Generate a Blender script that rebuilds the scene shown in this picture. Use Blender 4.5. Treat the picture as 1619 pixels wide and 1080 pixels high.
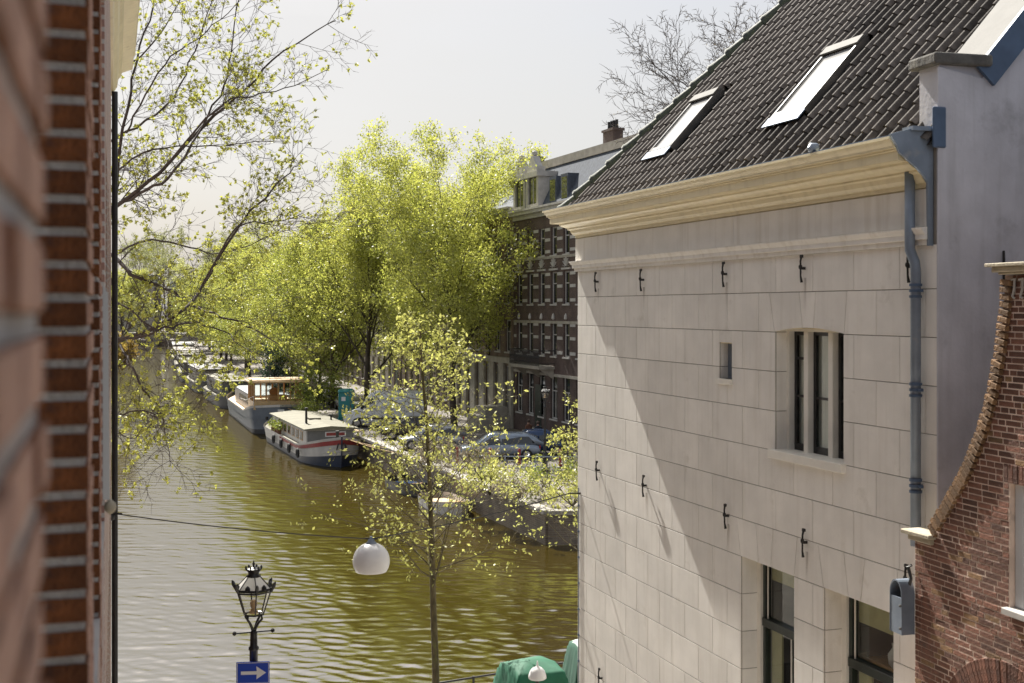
import bpy, bmesh, math, random
import numpy as np
from mathutils import Vector, Matrix
PI = math.pi
S = bpy.context.scene
for o in list(bpy.data.objects): bpy.data.objects.remove(o)
COL = S.collection
EYE = 8.5                                   # eye height above the street
FPX = 2000.0                                # focal length in pixels of the 1619 px wide photograph

# ------------------------------------------------------------------ camera, sky, sun, exposure
cd = bpy.data.cameras.new('camera'); cam = bpy.data.objects.new('camera', cd); COL.objects.link(cam)
cam.location = (0, 0, EYE); cam.rotation_euler = (PI/2, 0, 0)
cd.sensor_width = 36; cd.lens = 36*FPX/1619; cd.shift_y = -52/1619
cd.clip_start = 0.02; cd.clip_end = 4000
cd.dof.use_dof = True; cd.dof.focus_distance = 30; cd.dof.aperture_fstop = 4.6
S.camera = cam
SUN_AZ = math.radians(23.4)                 # left of straight ahead
SUN_EL = math.radians(46.3)
W = bpy.data.worlds.new('World'); S.world = W; W.use_nodes = True
nt = W.node_tree; nt.nodes.clear()
out = nt.nodes.new('ShaderNodeOutputWorld'); bg = nt.nodes.new('ShaderNodeBackground')
sky = nt.nodes.new('ShaderNodeTexSky'); sky.sky_type = 'NISHITA'; sky.sun_disc = False
sky.sun_elevation = SUN_EL; sky.sun_rotation = -SUN_AZ; sky.dust_density = 4.0; sky.air_density = 1.0; sky.ozone_density = 1.0
tc = nt.nodes.new('ShaderNodeTexCoord'); mp = nt.nodes.new('ShaderNodeMapping'); mp.inputs['Scale'].default_value = (1, 1, 3.0)
nz = nt.nodes.new('ShaderNodeTexNoise'); nz.inputs['Scale'].default_value = 1.7; nz.inputs['Detail'].default_value = 6; nz.inputs['Roughness'].default_value = .55
rm = nt.nodes.new('ShaderNodeValToRGB'); rm.color_ramp.elements[0].position = .32; rm.color_ramp.elements[0].color = (.72, .72, .72, 1)
rm.color_ramp.elements[1].position = .72; rm.color_ramp.elements[1].color = (.90, .90, .90, 1)
mx = nt.nodes.new('ShaderNodeMix'); mx.data_type = 'RGBA'; cr = nt.nodes.new('ShaderNodeValToRGB'); cr.color_ramp.elements[0].position = .30; cr.color_ramp.elements[0].color = (.192, .199, .212, 1); cr.color_ramp.elements[1].position = .70; cr.color_ramp.elements[1].color = (.296, .294, .292, 1)
vm = nt.nodes.new('ShaderNodeVectorMath'); vm.operation = 'SCALE'; vm.inputs['Scale'].default_value = 10; nt.links.new(nz.outputs['Fac'], cr.inputs[0]); nt.links.new(cr.outputs[0], vm.inputs[0]); nt.links.new(vm.outputs[0], mx.inputs[7])
nt.links.new(tc.outputs['Generated'], mp.inputs[0]); nt.links.new(mp.outputs[0], nz.inputs['Vector']); nt.links.new(nz.outputs['Fac'], rm.inputs[0])
nt.links.new(rm.outputs[0], mx.inputs[0]); nt.links.new(sky.outputs[0], mx.inputs[6]); nt.links.new(mx.outputs[2], bg.inputs[0])
bg.inputs[1].default_value = 0.10
nt.links.new(bg.outputs[0], out.inputs[0])
sd = bpy.data.lights.new('sun', 'SUN'); sun = bpy.data.objects.new('sun', sd); COL.objects.link(sun)
sd.energy = 5.0; sd.angle = math.radians(.53); sd.color = (1, .95, .86)
tosun = Vector((-math.sin(SUN_AZ)*math.cos(SUN_EL), math.cos(SUN_AZ)*math.cos(SUN_EL), math.sin(SUN_EL)))
sun.rotation_euler = tosun.to_track_quat('Z', 'Y').to_euler(); sun.location = (-20, 40, 60)
S.view_settings.view_transform = 'Standard'; S.view_settings.look = 'None'; S.view_settings.exposure = 1.24; S.view_settings.gamma = 1
S.view_settings.use_curve_mapping = False
S.render.engine = 'CYCLES'; S.cycles.use_denoising = True
S.cycles.max_bounces = 6; S.cycles.diffuse_bounces = 4; S.cycles.glossy_bounces = 3; S.cycles.transmission_bounces = 4; S.cycles.transparent_max_bounces = 8
S.cycles.sample_clamp_indirect = 4.0; S.cycles.caustics_reflective = False; S.cycles.caustics_refractive = False

# ------------------------------------------------------------------ materials
MATS = {}
def mat(name, col, rough=.7, var=.12, scale=3.0, bump=0.0, bscale=30.0, metal=0.0, rnd=0.0, spec=.5, col2=None, stain=None, stretch=(1, 1, 1), f2=(.38, .66), streak=None):
    m = bpy.data.materials.new(name); m.use_nodes = True; N = m.node_tree; L = N.links
    b = N.nodes['Principled BSDF']; b.inputs['Roughness'].default_value = rough; b.inputs['Metallic'].default_value = metal
    b.inputs['Specular IOR Level'].default_value = spec
    t = N.nodes.new('ShaderNodeTexCoord'); mp_ = N.nodes.new('ShaderNodeMapping'); mp_.inputs['Scale'].default_value = stretch
    L.new(t.outputs['Object'], mp_.inputs[0])
    n1 = N.nodes.new('ShaderNodeTexNoise'); n1.inputs['Scale'].default_value = scale; n1.inputs['Detail'].default_value = 5; n1.inputs['Roughness'].default_value = .6
    L.new(mp_.outputs[0], n1.inputs['Vector'])
    r = N.nodes.new('ShaderNodeValToRGB'); c2 = col2 or tuple(min(1, c*(1+var)) for c in col)
    r.color_ramp.elements[0].position = f2[0]; r.color_ramp.elements[1].position = f2[1]
    r.color_ramp.elements[0].color = tuple(c*(1-var) for c in col)+(1,); r.color_ramp.elements[1].color = tuple(c2)+(1,)
    L.new(n1.outputs['Fac'], r.inputs[0]); cur = r.outputs[0]
    if stain:                                # (colour, scale, threshold) blotches with a shape of their own
        n2 = N.nodes.new('ShaderNodeTexNoise'); n2.inputs['Scale'].default_value = stain[1]; n2.inputs['Detail'].default_value = 7; n2.inputs['Roughness'].default_value = .65
        L.new(mp_.outputs[0], n2.inputs['Vector'])
        r2 = N.nodes.new('ShaderNodeValToRGB'); r2.color_ramp.elements[0].position = stain[2]; r2.color_ramp.elements[1].position = min(.99, stain[2]+.16)
        L.new(n2.outputs['Fac'], r2.inputs[0])
        x = N.nodes.new('ShaderNodeMix'); x.data_type = 'RGBA'; x.inputs[7].default_value = tuple(stain[0])+(1,)
        L.new(r2.outputs[0], x.inputs[0]); L.new(cur, x.inputs[6]); cur = x.outputs[2]
    if streak:                               # rain streaks: (colour, amount)
        ms = N.nodes.new('ShaderNodeMapping'); ms.inputs['Scale'].default_value = (9, 9, .55); L.new(t.outputs['Object'], ms.inputs[0])
        n4 = N.nodes.new('ShaderNodeTexNoise'); n4.inputs['Scale'].default_value = 1; n4.inputs['Detail'].default_value = 5; L.new(ms.outputs[0], n4.inputs['Vector'])
        r4 = N.nodes.new('ShaderNodeValToRGB'); r4.color_ramp.elements[0].position = .50; r4.color_ramp.elements[1].position = .80; r4.color_ramp.elements[1].color = (streak[1],)*3+(1,); L.new(n4.outputs['Fac'], r4.inputs[0])
        x = N.nodes.new('ShaderNodeMix'); x.data_type = 'RGBA'; x.inputs[7].default_value = tuple(streak[0])+(1,); L.new(r4.outputs[0], x.inputs[0]); L.new(cur, x.inputs[6]); cur = x.outputs[2]
    if rnd:
        oi = N.nodes.new('ShaderNodeObjectInfo'); h = N.nodes.new('ShaderNodeHueSaturation')
        mr = N.nodes.new('ShaderNodeMapRange'); mr.inputs[3].default_value = 1-rnd; mr.inputs[4].default_value = 1+rnd
        L.new(oi.outputs['Random'], mr.inputs[0]); L.new(mr.outputs[0], h.inputs['Value']); L.new(cur, h.inputs['Color']); cur = h.outputs[0]
    L.new(cur, b.inputs['Base Color'])
    if bump:
        n3 = N.nodes.new('ShaderNodeTexNoise'); n3.inputs['Scale'].default_value = bscale; n3.inputs['Detail'].default_value = 6
        L.new(mp_.outputs[0], n3.inputs['Vector'])
        bp = N.nodes.new('ShaderNodeBump'); bp.inputs['Strength'].default_value = bump; bp.inputs['Distance'].default_value = .02
        L.new(n3.outputs['Fac'], bp.inputs['Height']); L.new(bp.outputs[0], b.inputs['Normal'])
    MATS[name] = m; return m
def brickmat(name, c1, c2, mortar, w=.21, h=.055, mort=.008, rnd=.0):
    m = bpy.data.materials.new(name); m.use_nodes = True; N = m.node_tree; L = N.links; b = N.nodes['Principled BSDF']; b.inputs['Roughness'].default_value = .85
    t = N.nodes.new('ShaderNodeTexCoord'); sp = N.nodes.new('ShaderNodeSeparateXYZ'); cb = N.nodes.new('ShaderNodeCombineXYZ'); ad = N.nodes.new('ShaderNodeMath')
    L.new(t.outputs['Object'], sp.inputs[0]); L.new(sp.outputs[0], ad.inputs[0]); L.new(sp.outputs[1], ad.inputs[1]); L.new(ad.outputs[0], cb.inputs[0]); L.new(sp.outputs[2], cb.inputs[1])
    br = N.nodes.new('ShaderNodeTexBrick'); br.inputs['Scale'].default_value = 1; br.inputs['Brick Width'].default_value = w; br.inputs['Row Height'].default_value = h
    br.inputs['Mortar Size'].default_value = mort; br.inputs['Color1'].default_value = c1+(1,); br.inputs['Color2'].default_value = c2+(1,); br.inputs['Mortar'].default_value = mortar+(1,)
    L.new(cb.outputs[0], br.inputs['Vector'])
    n1 = N.nodes.new('ShaderNodeTexNoise'); n1.inputs['Scale'].default_value = 1.3; n1.inputs['Detail'].default_value = 6; L.new(t.outputs['Object'], n1.inputs['Vector'])
    hs = N.nodes.new('ShaderNodeHueSaturation'); mr = N.nodes.new('ShaderNodeMapRange'); mr.inputs[1].default_value = .3; mr.inputs[2].default_value = .7; mr.inputs[3].default_value = .7; mr.inputs[4].default_value = 1.3
    L.new(n1.outputs['Fac'], mr.inputs[0]); L.new(mr.outputs[0], hs.inputs['Value']); L.new(br.outputs['Color'], hs.inputs['Color']); L.new(hs.outputs[0], b.inputs['Base Color'])
    bp = N.nodes.new('ShaderNodeBump'); bp.inputs['Strength'].default_value = .5; bp.inputs['Distance'].default_value = .01; bp.invert = True
    L.new(br.outputs['Fac'], bp.inputs['Height']); L.new(bp.outputs[0], b.inputs['Normal'])
    MATS[name] = m; return m
def leafmat(name, ca, cb_, trans=.5, gloss=.06, nscale=.35):
    m = bpy.data.materials.new(name); m.use_nodes = True; N = m.node_tree; L = N.links; N.nodes.clear()
    o = N.nodes.new('ShaderNodeOutputMaterial'); g = N.nodes.new('ShaderNodeNewGeometry'); t = N.nodes.new('ShaderNodeTexCoord')
    nz_ = N.nodes.new('ShaderNodeTexNoise'); nz_.inputs['Scale'].default_value = nscale; nz_.inputs['Detail'].default_value = 3; L.new(t.outputs['Object'], nz_.inputs['Vector'])
    ad = N.nodes.new('ShaderNodeMath'); ad.operation = 'ADD'; L.new(g.outputs['Random Per Island'], ad.inputs[0]); L.new(nz_.outputs['Fac'], ad.inputs[1])
    ml = N.nodes.new('ShaderNodeMath'); ml.operation = 'MULTIPLY'; ml.inputs[1].default_value = .55; L.new(ad.outputs[0], ml.inputs[0])
    r = N.nodes.new('ShaderNodeValToRGB'); r.color_ramp.elements[0].position = .15; r.color_ramp.elements[1].position = .85
    r.color_ramp.elements[0].color = ca+(1,); r.color_ramp.elements[1].color = cb_+(1,); L.new(ml.outputs[0], r.inputs[0])
    d = N.nodes.new('ShaderNodeBsdfDiffuse'); tr = N.nodes.new('ShaderNodeBsdfTranslucent'); L.new(r.outputs[0], d.inputs[0]); L.new(r.outputs[0], tr.inputs[0])
    m1 = N.nodes.new('ShaderNodeMixShader'); m1.inputs[0].default_value = trans; L.new(d.outputs[0], m1.inputs[1]); L.new(tr.outputs[0], m1.inputs[2])
    gl = N.nodes.new('ShaderNodeBsdfGlossy'); gl.inputs['Roughness'].default_value = .45; m2 = N.nodes.new('ShaderNodeMixShader'); m2.inputs[0].default_value = gloss
    L.new(m1.outputs[0], m2.inputs[1]); L.new(gl.outputs[0], m2.inputs[2]); L.new(m2.outputs[0], o.inputs[0])
    MATS[name] = m; return m
def glassmat(name, tint=(1, 1, 1), fac=.0, rough=.02):
    m = bpy.data.materials.new(name); m.use_nodes = True; N = m.node_tree; L = N.links; N.nodes.clear()
    o = N.nodes.new('ShaderNodeOutputMaterial'); tr = N.nodes.new('ShaderNodeBsdfTransparent'); tr.inputs[0].default_value = tint+(1,)
    gl = N.nodes.new('ShaderNodeBsdfGlossy'); gl.inputs['Roughness'].default_value = rough
    lw = N.nodes.new('ShaderNodeLayerWeight'); fr = N.nodes.new('ShaderNodeMath'); fr.operation = 'POWER'; fr.inputs[1].default_value = 4.0; L.new(lw.outputs['Facing'], fr.inputs[0]); ad = N.nodes.new('ShaderNodeMath'); ad.inputs[1].default_value = fac+.035; L.new(fr.outputs[0], ad.inputs[0])
    x = N.nodes.new('ShaderNodeMixShader'); L.new(ad.outputs[0], x.inputs[0]); L.new(tr.outputs[0], x.inputs[1]); L.new(gl.outputs[0], x.inputs[2]); L.new(x.outputs[0], o.inputs[0])
    MATS[name] = m; return m

mat('plaster', (.82, .795, .75), .75, .06, 1.6, .18, 60, rnd=.055, stain=((.66, .63, .575), 2.2, .60), streak=((.52, .47, .40), .30))
mat('joint', (.30, .28, .25), .9, .1)
mat('cream_paint', (.80, .71, .48), .5, .06, 2.0, .05, 20, streak=((.45, .36, .2), .35), stain=((.50, .42, .25), 3.0, .62), stretch=(.5, 1, 2))
mat('frieze_paint', (.80, .775, .73), .6, .05, 2.0, .08, 15, streak=((.48, .42, .33), .45))
mat('white_frame', (.80, .775, .71), .45, .05, 4)
mat('black_paint', (.012, .012, .014), .3, .3, 8)
mat('iron', (.015, .014, .014), .5, .3, 20)
mat('dark_green_paint', (.02, .03, .025), .3, .2, 8)
mat('zinc', (.21, .255, .32), .5, .15, 3, .1, 15, metal=.25, stain=((.30, .31, .32), 4, .58))
mat('zinc_dark', (.085, .13, .21), .5, .15, 3, .1, 15, metal=.2)
mat('zinc_pale', (.125, .122, .115), .7, .12, 3, .05, 15, spec=.2)
mat('tile', (.098, .087, .079), .75, .25, 9, .25, 40, rnd=.42, stain=((.16, .145, .13), 6, .56), spec=.12)
mat('hip_tile', (.045, .055, .045), .7, .3, 8, .4, 25, stain=((.09, .11, .06), 9, .5))
mat('grey_render', (.56, .56, .61), .85, .12, 1.2, .15, 25, stain=((.36, .36, .39), 1.7, .56), streak=((.30, .30, .31), .4))
mat('cap_stone', (.13, .125, .115), .9, .25, 6, .4, 20, stain=((.25, .24, .2), 5, .58))
mat('sand_stone', (.45, .40, .30), .85, .15, 6, .3, 30)
mat('brick_red', (.16, .070, .045), .85, .30, 14, .5, 60, rnd=.5, stain=((.055, .040, .036), 5, .56))
mat('brick_brown', (.20, .115, .055), .85, .30, 14, .5, 60, rnd=.35)
mat('mortar', (.42, .36, .30), .95, .15, 20, .5, 60)
mat('mortar_dirty', (.70, .56, .47), .95, .2, 2.5, .5, 60, stain=((.16, .13, .10), 1.1, .60))
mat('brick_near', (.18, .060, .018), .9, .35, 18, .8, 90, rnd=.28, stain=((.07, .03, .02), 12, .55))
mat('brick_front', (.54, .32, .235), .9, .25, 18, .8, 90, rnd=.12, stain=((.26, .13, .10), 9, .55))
mat('mortar_near', (.56, .54, .52), .95, .15, 30, .8, 80)
brickmat('wall_brick_near', (.30, .17, .14), (.34, .19, .15), (.50, .47, .45), .22, .06, .012)
brickmat('left_brick', (.38, .25, .20), (.44, .29, .23), (.5, .46, .42))
brickmat('far_brick_dark', (.062, .036, .032), (.085, .05, .042), (.13, .11, .10))
brickmat('far_brick_brown', (.12, .075, .05), (.15, .09, .06), (.2, .18, .15))
brickmat('quay_brick', (.15, .12, .095), (.20, .16, .12), (.26, .24, .2), .3, .09)
mat('stone_white', (.44, .425, .40), .8, .12, 3, .1, 20)
mat('stone_beige', (.33, .305, .26), .8, .15, 2, .1, 20)
mat('slate', (.062, .075, .10), .85, .25, 5, .2, 12)
mat('glass_dark', (.018, .02, .022), .04, .3, 3, spec=.8)
mat('glass_far', (.03, .033, .036), .06, .4, .6, spec=.7)
glassmat('glass_clear', (.92, .95, .93))
glassmat('glass_lamp', (.95, .95, .93), .06)
leafmat('opal', (.80, .80, .78), (.86, .86, .84), .6)
mat('curtain', (.75, .75, .70), .9, .15, 6, stretch=(4, 1, .2))
mat('blind', (.48, .44, .24), .8, .15, 3)
mat('room_dark', (.05, .045, .04), .9, .2, 2)
mat('skylight_glass', (.42, .42, .42), .06, .03, 1.0, spec=.8)
mat('skylight_frame', (.10, .10, .10), .35, .2, 6, metal=.5)
mat('street', (.19, .17, .15), .9, .2, .6, .3, 8, stain=((.12, .11, .10), .4, .5))
mat('paving', (.43, .40, .36), .9, .15, .8, .3, 8)
mat('kerb_stone', (.33, .31, .28), .9, .15, 2, .2, 10)
mat('bark', (.060, .048, .036), .95, .35, 5, .7, 14, stretch=(1, 1, .25))
mat('bark_young', (.105, .085, .045), .95, .35, 12, .6, 30, stain=((.10, .12, .03), 6, .55), stretch=(1, 1, .4))
mat('bark_twig', (.055, .042, .038), .9, .25, 8)
mat('bark_grey', (.085, .072, .068), .9, .25, 5)
leafmat('leaf_elm', (.28, .33, .045), (.58, .58, .13), .60)
leafmat('leaf_elm_deep', (.23, .285, .042), (.50, .51, .11), .60)
leafmat('leaf_young', (.40, .42, .10), (.62, .62, .18), .48)
leafmat('leaf_bud', (.34, .37, .06), (.56, .56, .11), .5)
leafmat('leaf_bronze', (.26, .15, .04), (.40, .32, .07), .5)
leafmat('leaf_far', (.22, .25, .07), (.36, .37, .14), .5)
leafmat('leaf_dark', (.02, .045, .025), (.04, .075, .04), .25)
leafmat('leaf_bush', (.15, .21, .025), (.28, .30, .05), .5)
leafmat('leaf_dry', (.20, .17, .11), (.30, .26, .17), .35)
mat('hull_white', (.52, .50, .475), .4, .10, 2, stain=((.40, .33, .26), 1.5, .60), stretch=(1, 1, .4))
mat('hull_navy', (.016, .025, .05), .35, .2, 2)
mat('hull_grey', (.115, .135, .165), .45, .12, 1.5, stain=((.17, .18, .19), 2, .6))
mat('hull_dark', (.03, .03, .033), .5, .2, 2)
mat('boat_red', (.26, .03, .03), .45, .15, 3)
mat('deck_olive', (.16, .15, .105), .8, .15, 1.2)
mat('cabin_grey', (.17, .17, .17), .6, .1, 2)
mat('wood_orange', (.42, .23, .075), .5, .2, 3, stretch=(1, 1, 6))
mat('wood_pale', (.55, .38, .20), .6, .15, 3)
mat('teal_plastic', (.01, .20, .22), .4, .08, 2)
mat('white_plastic', (.70, .70, .70), .45, .05, 3)
mat('paint_white', (.60, .62, .64), .25, .04, 2, spec=.6)
mat('paint_silverblue', (.26, .31, .38), .22, .05, 2, metal=.35)
mat('paint_darkblue', (.03, .06, .14), .22, .05, 2, metal=.2)
mat('paint_silver', (.40, .41, .42), .25, .05, 2, metal=.4)
mat('paint_black', (.015, .015, .017), .22, .1, 2)
mat('rubber', (.015, .015, .015), .8, .2, 10)
mat('rim', (.35, .35, .36), .35, .1, 5, metal=.7)
mat('red_lens', (.35, .02, .015), .2, .1, 5)
mat('lamp_globe', (.80, .80, .81), .35, .04, 3, stain=((.66, .66, .68), 3, .64))
mat('sign_blue', (.012, .055, .42), .35, .06, 3)
mat('sign_white', (.72, .72, .74), .4, .03, 3)
mat('tarp_green', (.008, .11, .058), .75, .12, 4, .15, 10)
mat('tarp_dark', (.008, .075, .045), .6, .15, 4, .15, 10)
mat('tarp_mint', (.42, .52, .46), .6, .08, 4, .1, 10)
mat('skin', (.45, .27, .2), .6, .05); mat('hair', (.05, .03, .02), .7, .2)
mat('cloth_dark', (.014, .018, .028), .9, .2, 10); mat('cloth_jeans', (.025, .04, .08), .9, .2, 10); mat('cloth_brown', (.13, .06, .035), .9, .2, 10)
mat('bike_black', (.015, .015, .016), .4, .1)
mat('wire_steel', (.06, .06, .06), .5, .1)
mat('plant_pot', (.25, .12, .07), .8, .1)
# water: turbid olive body under a rippled surface
m = bpy.data.materials.new('canal_water'); m.use_nodes = True; N = m.node_tree; L = N.links; b = N.nodes['Principled BSDF']
N.nodes.remove(b); wo = N.nodes['Material Output']; df = N.nodes.new('ShaderNodeBsdfDiffuse'); df.inputs[0].default_value = (.040, .028, .002, 1); gs = N.nodes.new('ShaderNodeBsdfGlossy'); gs.inputs['Roughness'].default_value = .09
frn = N.nodes.new('ShaderNodeFresnel'); frn.inputs[0].default_value = 7.5; mxs = N.nodes.new('ShaderNodeMixShader'); L.new(frn.outputs[0], mxs.inputs[0]); L.new(df.outputs[0], mxs.inputs[1]); L.new(gs.outputs[0], mxs.inputs[2]); L.new(mxs.outputs[0], wo.inputs[0])
t = N.nodes.new('ShaderNodeTexCoord')
def wavetex(sc, rot, detail, dist):
    mpn = N.nodes.new('ShaderNodeMapping'); mpn.inputs['Scale'].default_value = sc; mpn.inputs['Rotation'].default_value = (0, 0, rot)
    n_ = N.nodes.new('ShaderNodeTexNoise'); n_.inputs['Scale'].default_value = 1; n_.inputs['Detail'].default_value = detail; n_.inputs['Roughness'].default_value = .5; n_.inputs['Distortion'].default_value = dist
    L.new(t.outputs['Object'], mpn.inputs[0]); L.new(mpn.outputs[0], n_.inputs['Vector']); return n_.outputs['Fac']
w1 = wavetex((.42, .95, 1), .18, 3, .4); w2 = wavetex((1.6, 3.2, 1), -.12, 3, .3)
bp1 = N.nodes.new('ShaderNodeBump'); bp1.inputs['Strength'].default_value = 1; bp1.inputs['Distance'].default_value = .02; L.new(w1, bp1.inputs['Height'])
bp2 = N.nodes.new('ShaderNodeBump'); bp2.inputs['Strength'].default_value = 1; bp2.inputs['Distance'].default_value = .010; L.new(w2, bp2.inputs['Height']); L.new(bp1.outputs[0], bp2.inputs['Normal'])
[L.new(bp2.outputs[0], n_.inputs['Normal']) for n_ in (df, gs, frn)]; MATS['canal_water'] = m

# ------------------------------------------------------------------ mesh helpers
def obj(name, verts, faces, m, parent=None, smooth=False):
    me = bpy.data.meshes.new(name); me.from_pydata([tuple(v) for v in verts], [], faces)
    if m: me.materials.append(MATS[m])
    if smooth: me.polygons.foreach_set('use_smooth', [True]*len(me.polygons))
    o = bpy.data.objects.new(name, me); COL.objects.link(o)
    if parent: o.parent = parent
    return o
def tag(o, label=None, cat=None, group=None, kind=None):
    if label: o['label'] = label
    if cat: o['category'] = cat
    if group: o['group'] = group
    if kind: o['kind'] = kind
    return o
def thing(name, label, cat, loc=(0, 0, 0), rz=0, group=None):
    o = bpy.data.objects.new(name, None); COL.objects.link(o); o.location = loc; o.rotation_euler = (0, 0, rz); o.empty_display_size = .2
    return tag(o, label, cat, group)
def dup(o, parent=None, loc=None, rz=None, label=None, scale=None):
    c = o.copy(); COL.objects.link(c); c.parent = parent
    if loc is not None: c.location = loc
    if rz is not None: c.rotation_euler = (0, 0, rz)
    if scale is not None: c.scale = scale if hasattr(scale, '__len__') else (scale,)*3
    if label: c['label'] = label
    for ch in list(o.children): dup(ch, c)
    return c
class MB:
    def __init__(s): s.v = []; s.f = []
    def add(s, vs, fs, M=None):
        k = len(s.v)
        s.v += [tuple(M @ Vector(v)) if M else tuple(v) for v in vs]; s.f += [tuple(i+k for i in f) for f in fs]; return s
    def box(s, x0, x1, y0, y1, z0, z1, M=None):
        return s.add([(x0, y0, z0), (x1, y0, z0), (x1, y1, z0), (x0, y1, z0), (x0, y0, z1), (x1, y0, z1), (x1, y1, z1), (x0, y1, z1)],
                     [(0, 3, 2, 1), (4, 5, 6, 7), (0, 1, 5, 4), (1, 2, 6, 5), (2, 3, 7, 6), (3, 0, 4, 7)], M)
    def quad(s, a, b_, c, d): return s.add([a, b_, c, d], [(0, 1, 2, 3)])
    def prism(s, poly, y0, y1, M=None):          # polygon in XZ extruded along Y
        n = len(poly); A = sum(poly[i][0]*poly[(i+1) % n][1]-poly[(i+1) % n][0]*poly[i][1] for i in range(n))
        if A < 0: poly = poly[::-1]
        vs = [(p[0], y0, p[1]) for p in poly]+[(p[0], y1, p[1]) for p in poly]
        fs = [tuple(range(n)), tuple(range(2*n-1, n-1, -1))]+[(i, i+n, (i+1) % n+n, (i+1) % n) for i in range(n)]
        return s.add(vs, fs, M)
    def slab(s, poly, z0, z1, M=None):           # polygon in XY extruded along Z
        n = len(poly); A = sum(poly[i][0]*poly[(i+1) % n][1]-poly[(i+1) % n][0]*poly[i][1] for i in range(n))
        if A < 0: poly = poly[::-1]
        vs = [(p[0], p[1], z0) for p in poly]+[(p[0], p[1], z1) for p in poly]
        fs = [tuple(range(n-1, -1, -1)), tuple(range(n, 2*n))]+[(i, (i+1) % n, (i+1) % n+n, i+n) for i in range(n)]
        return s.add(vs, fs, M)
    def tube(s, pts, rs, n=6, cap=True):
        pts = [Vector(p) for p in pts]
        if not hasattr(rs, '__len__'): rs = [rs]*len(pts)
        k = len(s.v); prev = None
        for i, p in enumerate(pts):
            d = (pts[min(i+1, len(pts)-1)]-pts[max(i-1, 0)])
            d = d.normalized() if d.length > 1e-9 else Vector((0, 0, 1))
            if prev is None:
                a = d.cross(Vector((0, 0, 1)) if abs(d.z) < .95 else Vector((1, 0, 0))).normalized()
            else:
                a = (prev-d*prev.dot(d)); a = a.normalized() if a.length > 1e-6 else d.orthogonal().normalized()
            prev = a; b_ = d.cross(a)
            for j in range(n):
                t_ = 2*PI*j/n; q = p+(a*math.cos(t_)+b_*math.sin(t_))*rs[i]; s.v.append((q.x, q.y, q.z))
        for i in range(len(pts)-1):
            for j in range(n):
                a0 = k+i*n+j; a1 = k+i*n+(j+1) % n; s.f.append((a0, a1, a1+n, a0+n))
        if cap:
            s.f.append(tuple(range(k+n-1, k-1, -1))); e = k+(len(pts)-1)*n; s.f.append(tuple(range(e, e+n)))
        return s
    def lathe(s, prof, n=16, M=None):            # (radius, z) from bottom to top
        vs = []; fs = []
        for r, z in prof:
            for j in range(n): vs.append((r*math.cos(2*PI*j/n), r*math.sin(2*PI*j/n), z))
        for i in range(len(prof)-1):
            for j in range(n): fs.append((i*n+j, i*n+(j+1) % n, (i+1)*n+(j+1) % n, (i+1)*n+j))
        fs.append(tuple(range(n-1, -1, -1))); e = (len(prof)-1)*n; fs.append(tuple(range(e, e+n)))
        return s.add(vs, fs, M)
    def build(s, name, m, parent=None, smooth=False): return obj(name, s.v, s.f, m, parent, smooth)
def T(x, y, z): return Matrix.Translation((x, y, z))
def Rz(a): return Matrix.Rotation(a, 4, 'Z')
def Rx(a): return Matrix.Rotation(a, 4, 'X')
def Ry(a): return Matrix.Rotation(a, 4, 'Y')
def bev(o, w, seg=1):
    md = o.modifiers.new('bevel', 'BEVEL'); md.width = w; md.segments = seg; md.limit_method = 'ANGLE'; return o
def wall_grid(mb, x0, x1, z0, z1, opens, depth, y=0.0):
    """a wall face in the plane Y=y facing -Y with rectangular openings and their reveals"""
    xs = sorted({x0, x1, *[a for o in opens for a in (o[0], o[1])]}); zs = sorted({z0, z1, *[a for o in opens for a in (o[2], o[3])]})
    xs = [a for a in xs if x0 <= a <= x1]; zs = [a for a in zs if z0 <= a <= z1]
    for i in range(len(xs)-1):
        for j in range(len(zs)-1):
            cx = (xs[i]+xs[i+1])/2; cz = (zs[j]+zs[j+1])/2
            if any(o[0] < cx < o[1] and o[2] < cz < o[3] for o in opens): continue
            mb.quad((xs[i], y, zs[j]), (xs[i+1], y, zs[j]), (xs[i+1], y, zs[j+1]), (xs[i], y, zs[j+1]))
    for a, b_, c, d in opens:
        mb.quad((a, y, c), (a, y, d), (a, y+depth, d), (a, y+depth, c)); mb.quad((b_, y, d), (b_, y, c), (b_, y+depth, c), (b_, y+depth, d))
        mb.quad((a, y, d), (b_, y, d), (b_, y+depth, d), (a, y+depth, d)); mb.quad((b_, y, c), (a, y, c), (a, y+depth, c), (b_, y+depth, c))
def quads(name, C, U, V, m, parent):
    """many small four-cornered leaves: centres C, half axes U and V"""
    n = len(C); P = np.empty((n, 4, 3), np.float32); P[:, 0] = C-U; P[:, 1] = C+V*.8-U*.1; P[:, 2] = C+U; P[:, 3] = C-V*.8-U*.1
    me = bpy.data.meshes.new(name); me.vertices.add(4*n); me.vertices.foreach_set('co', P.ravel()); me.loops.add(4*n)
    me.loops.foreach_set('vertex_index', np.arange(4*n, dtype=np.int32)); me.polygons.add(n)
    me.polygons.foreach_set('loop_start', np.arange(0, 4*n, 4, dtype=np.int32)); me.polygons.foreach_set('loop_total', np.full(n, 4, np.int32))
    me.materials.append(MATS[m]); me.update(); me.validate()
    o = bpy.data.objects.new(name, me); COL.objects.link(o); o.parent = parent; return o
def leaf_axes(rs, n, size, jit=.4, up=0.0):
    a = rs.normal(size=(n, 3)); a[:, 2] += up; a /= np.linalg.norm(a, axis=1)[:, None]+1e-9
    b_ = rs.normal(size=(n, 3)); c = np.cross(a, b_); c /= np.linalg.norm(c, axis=1)[:, None]+1e-9
    s_ = size*(1+jit*(rs.rand(n)*2-1))[:, None]
    return a*s_*.5, c*s_*.32

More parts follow.
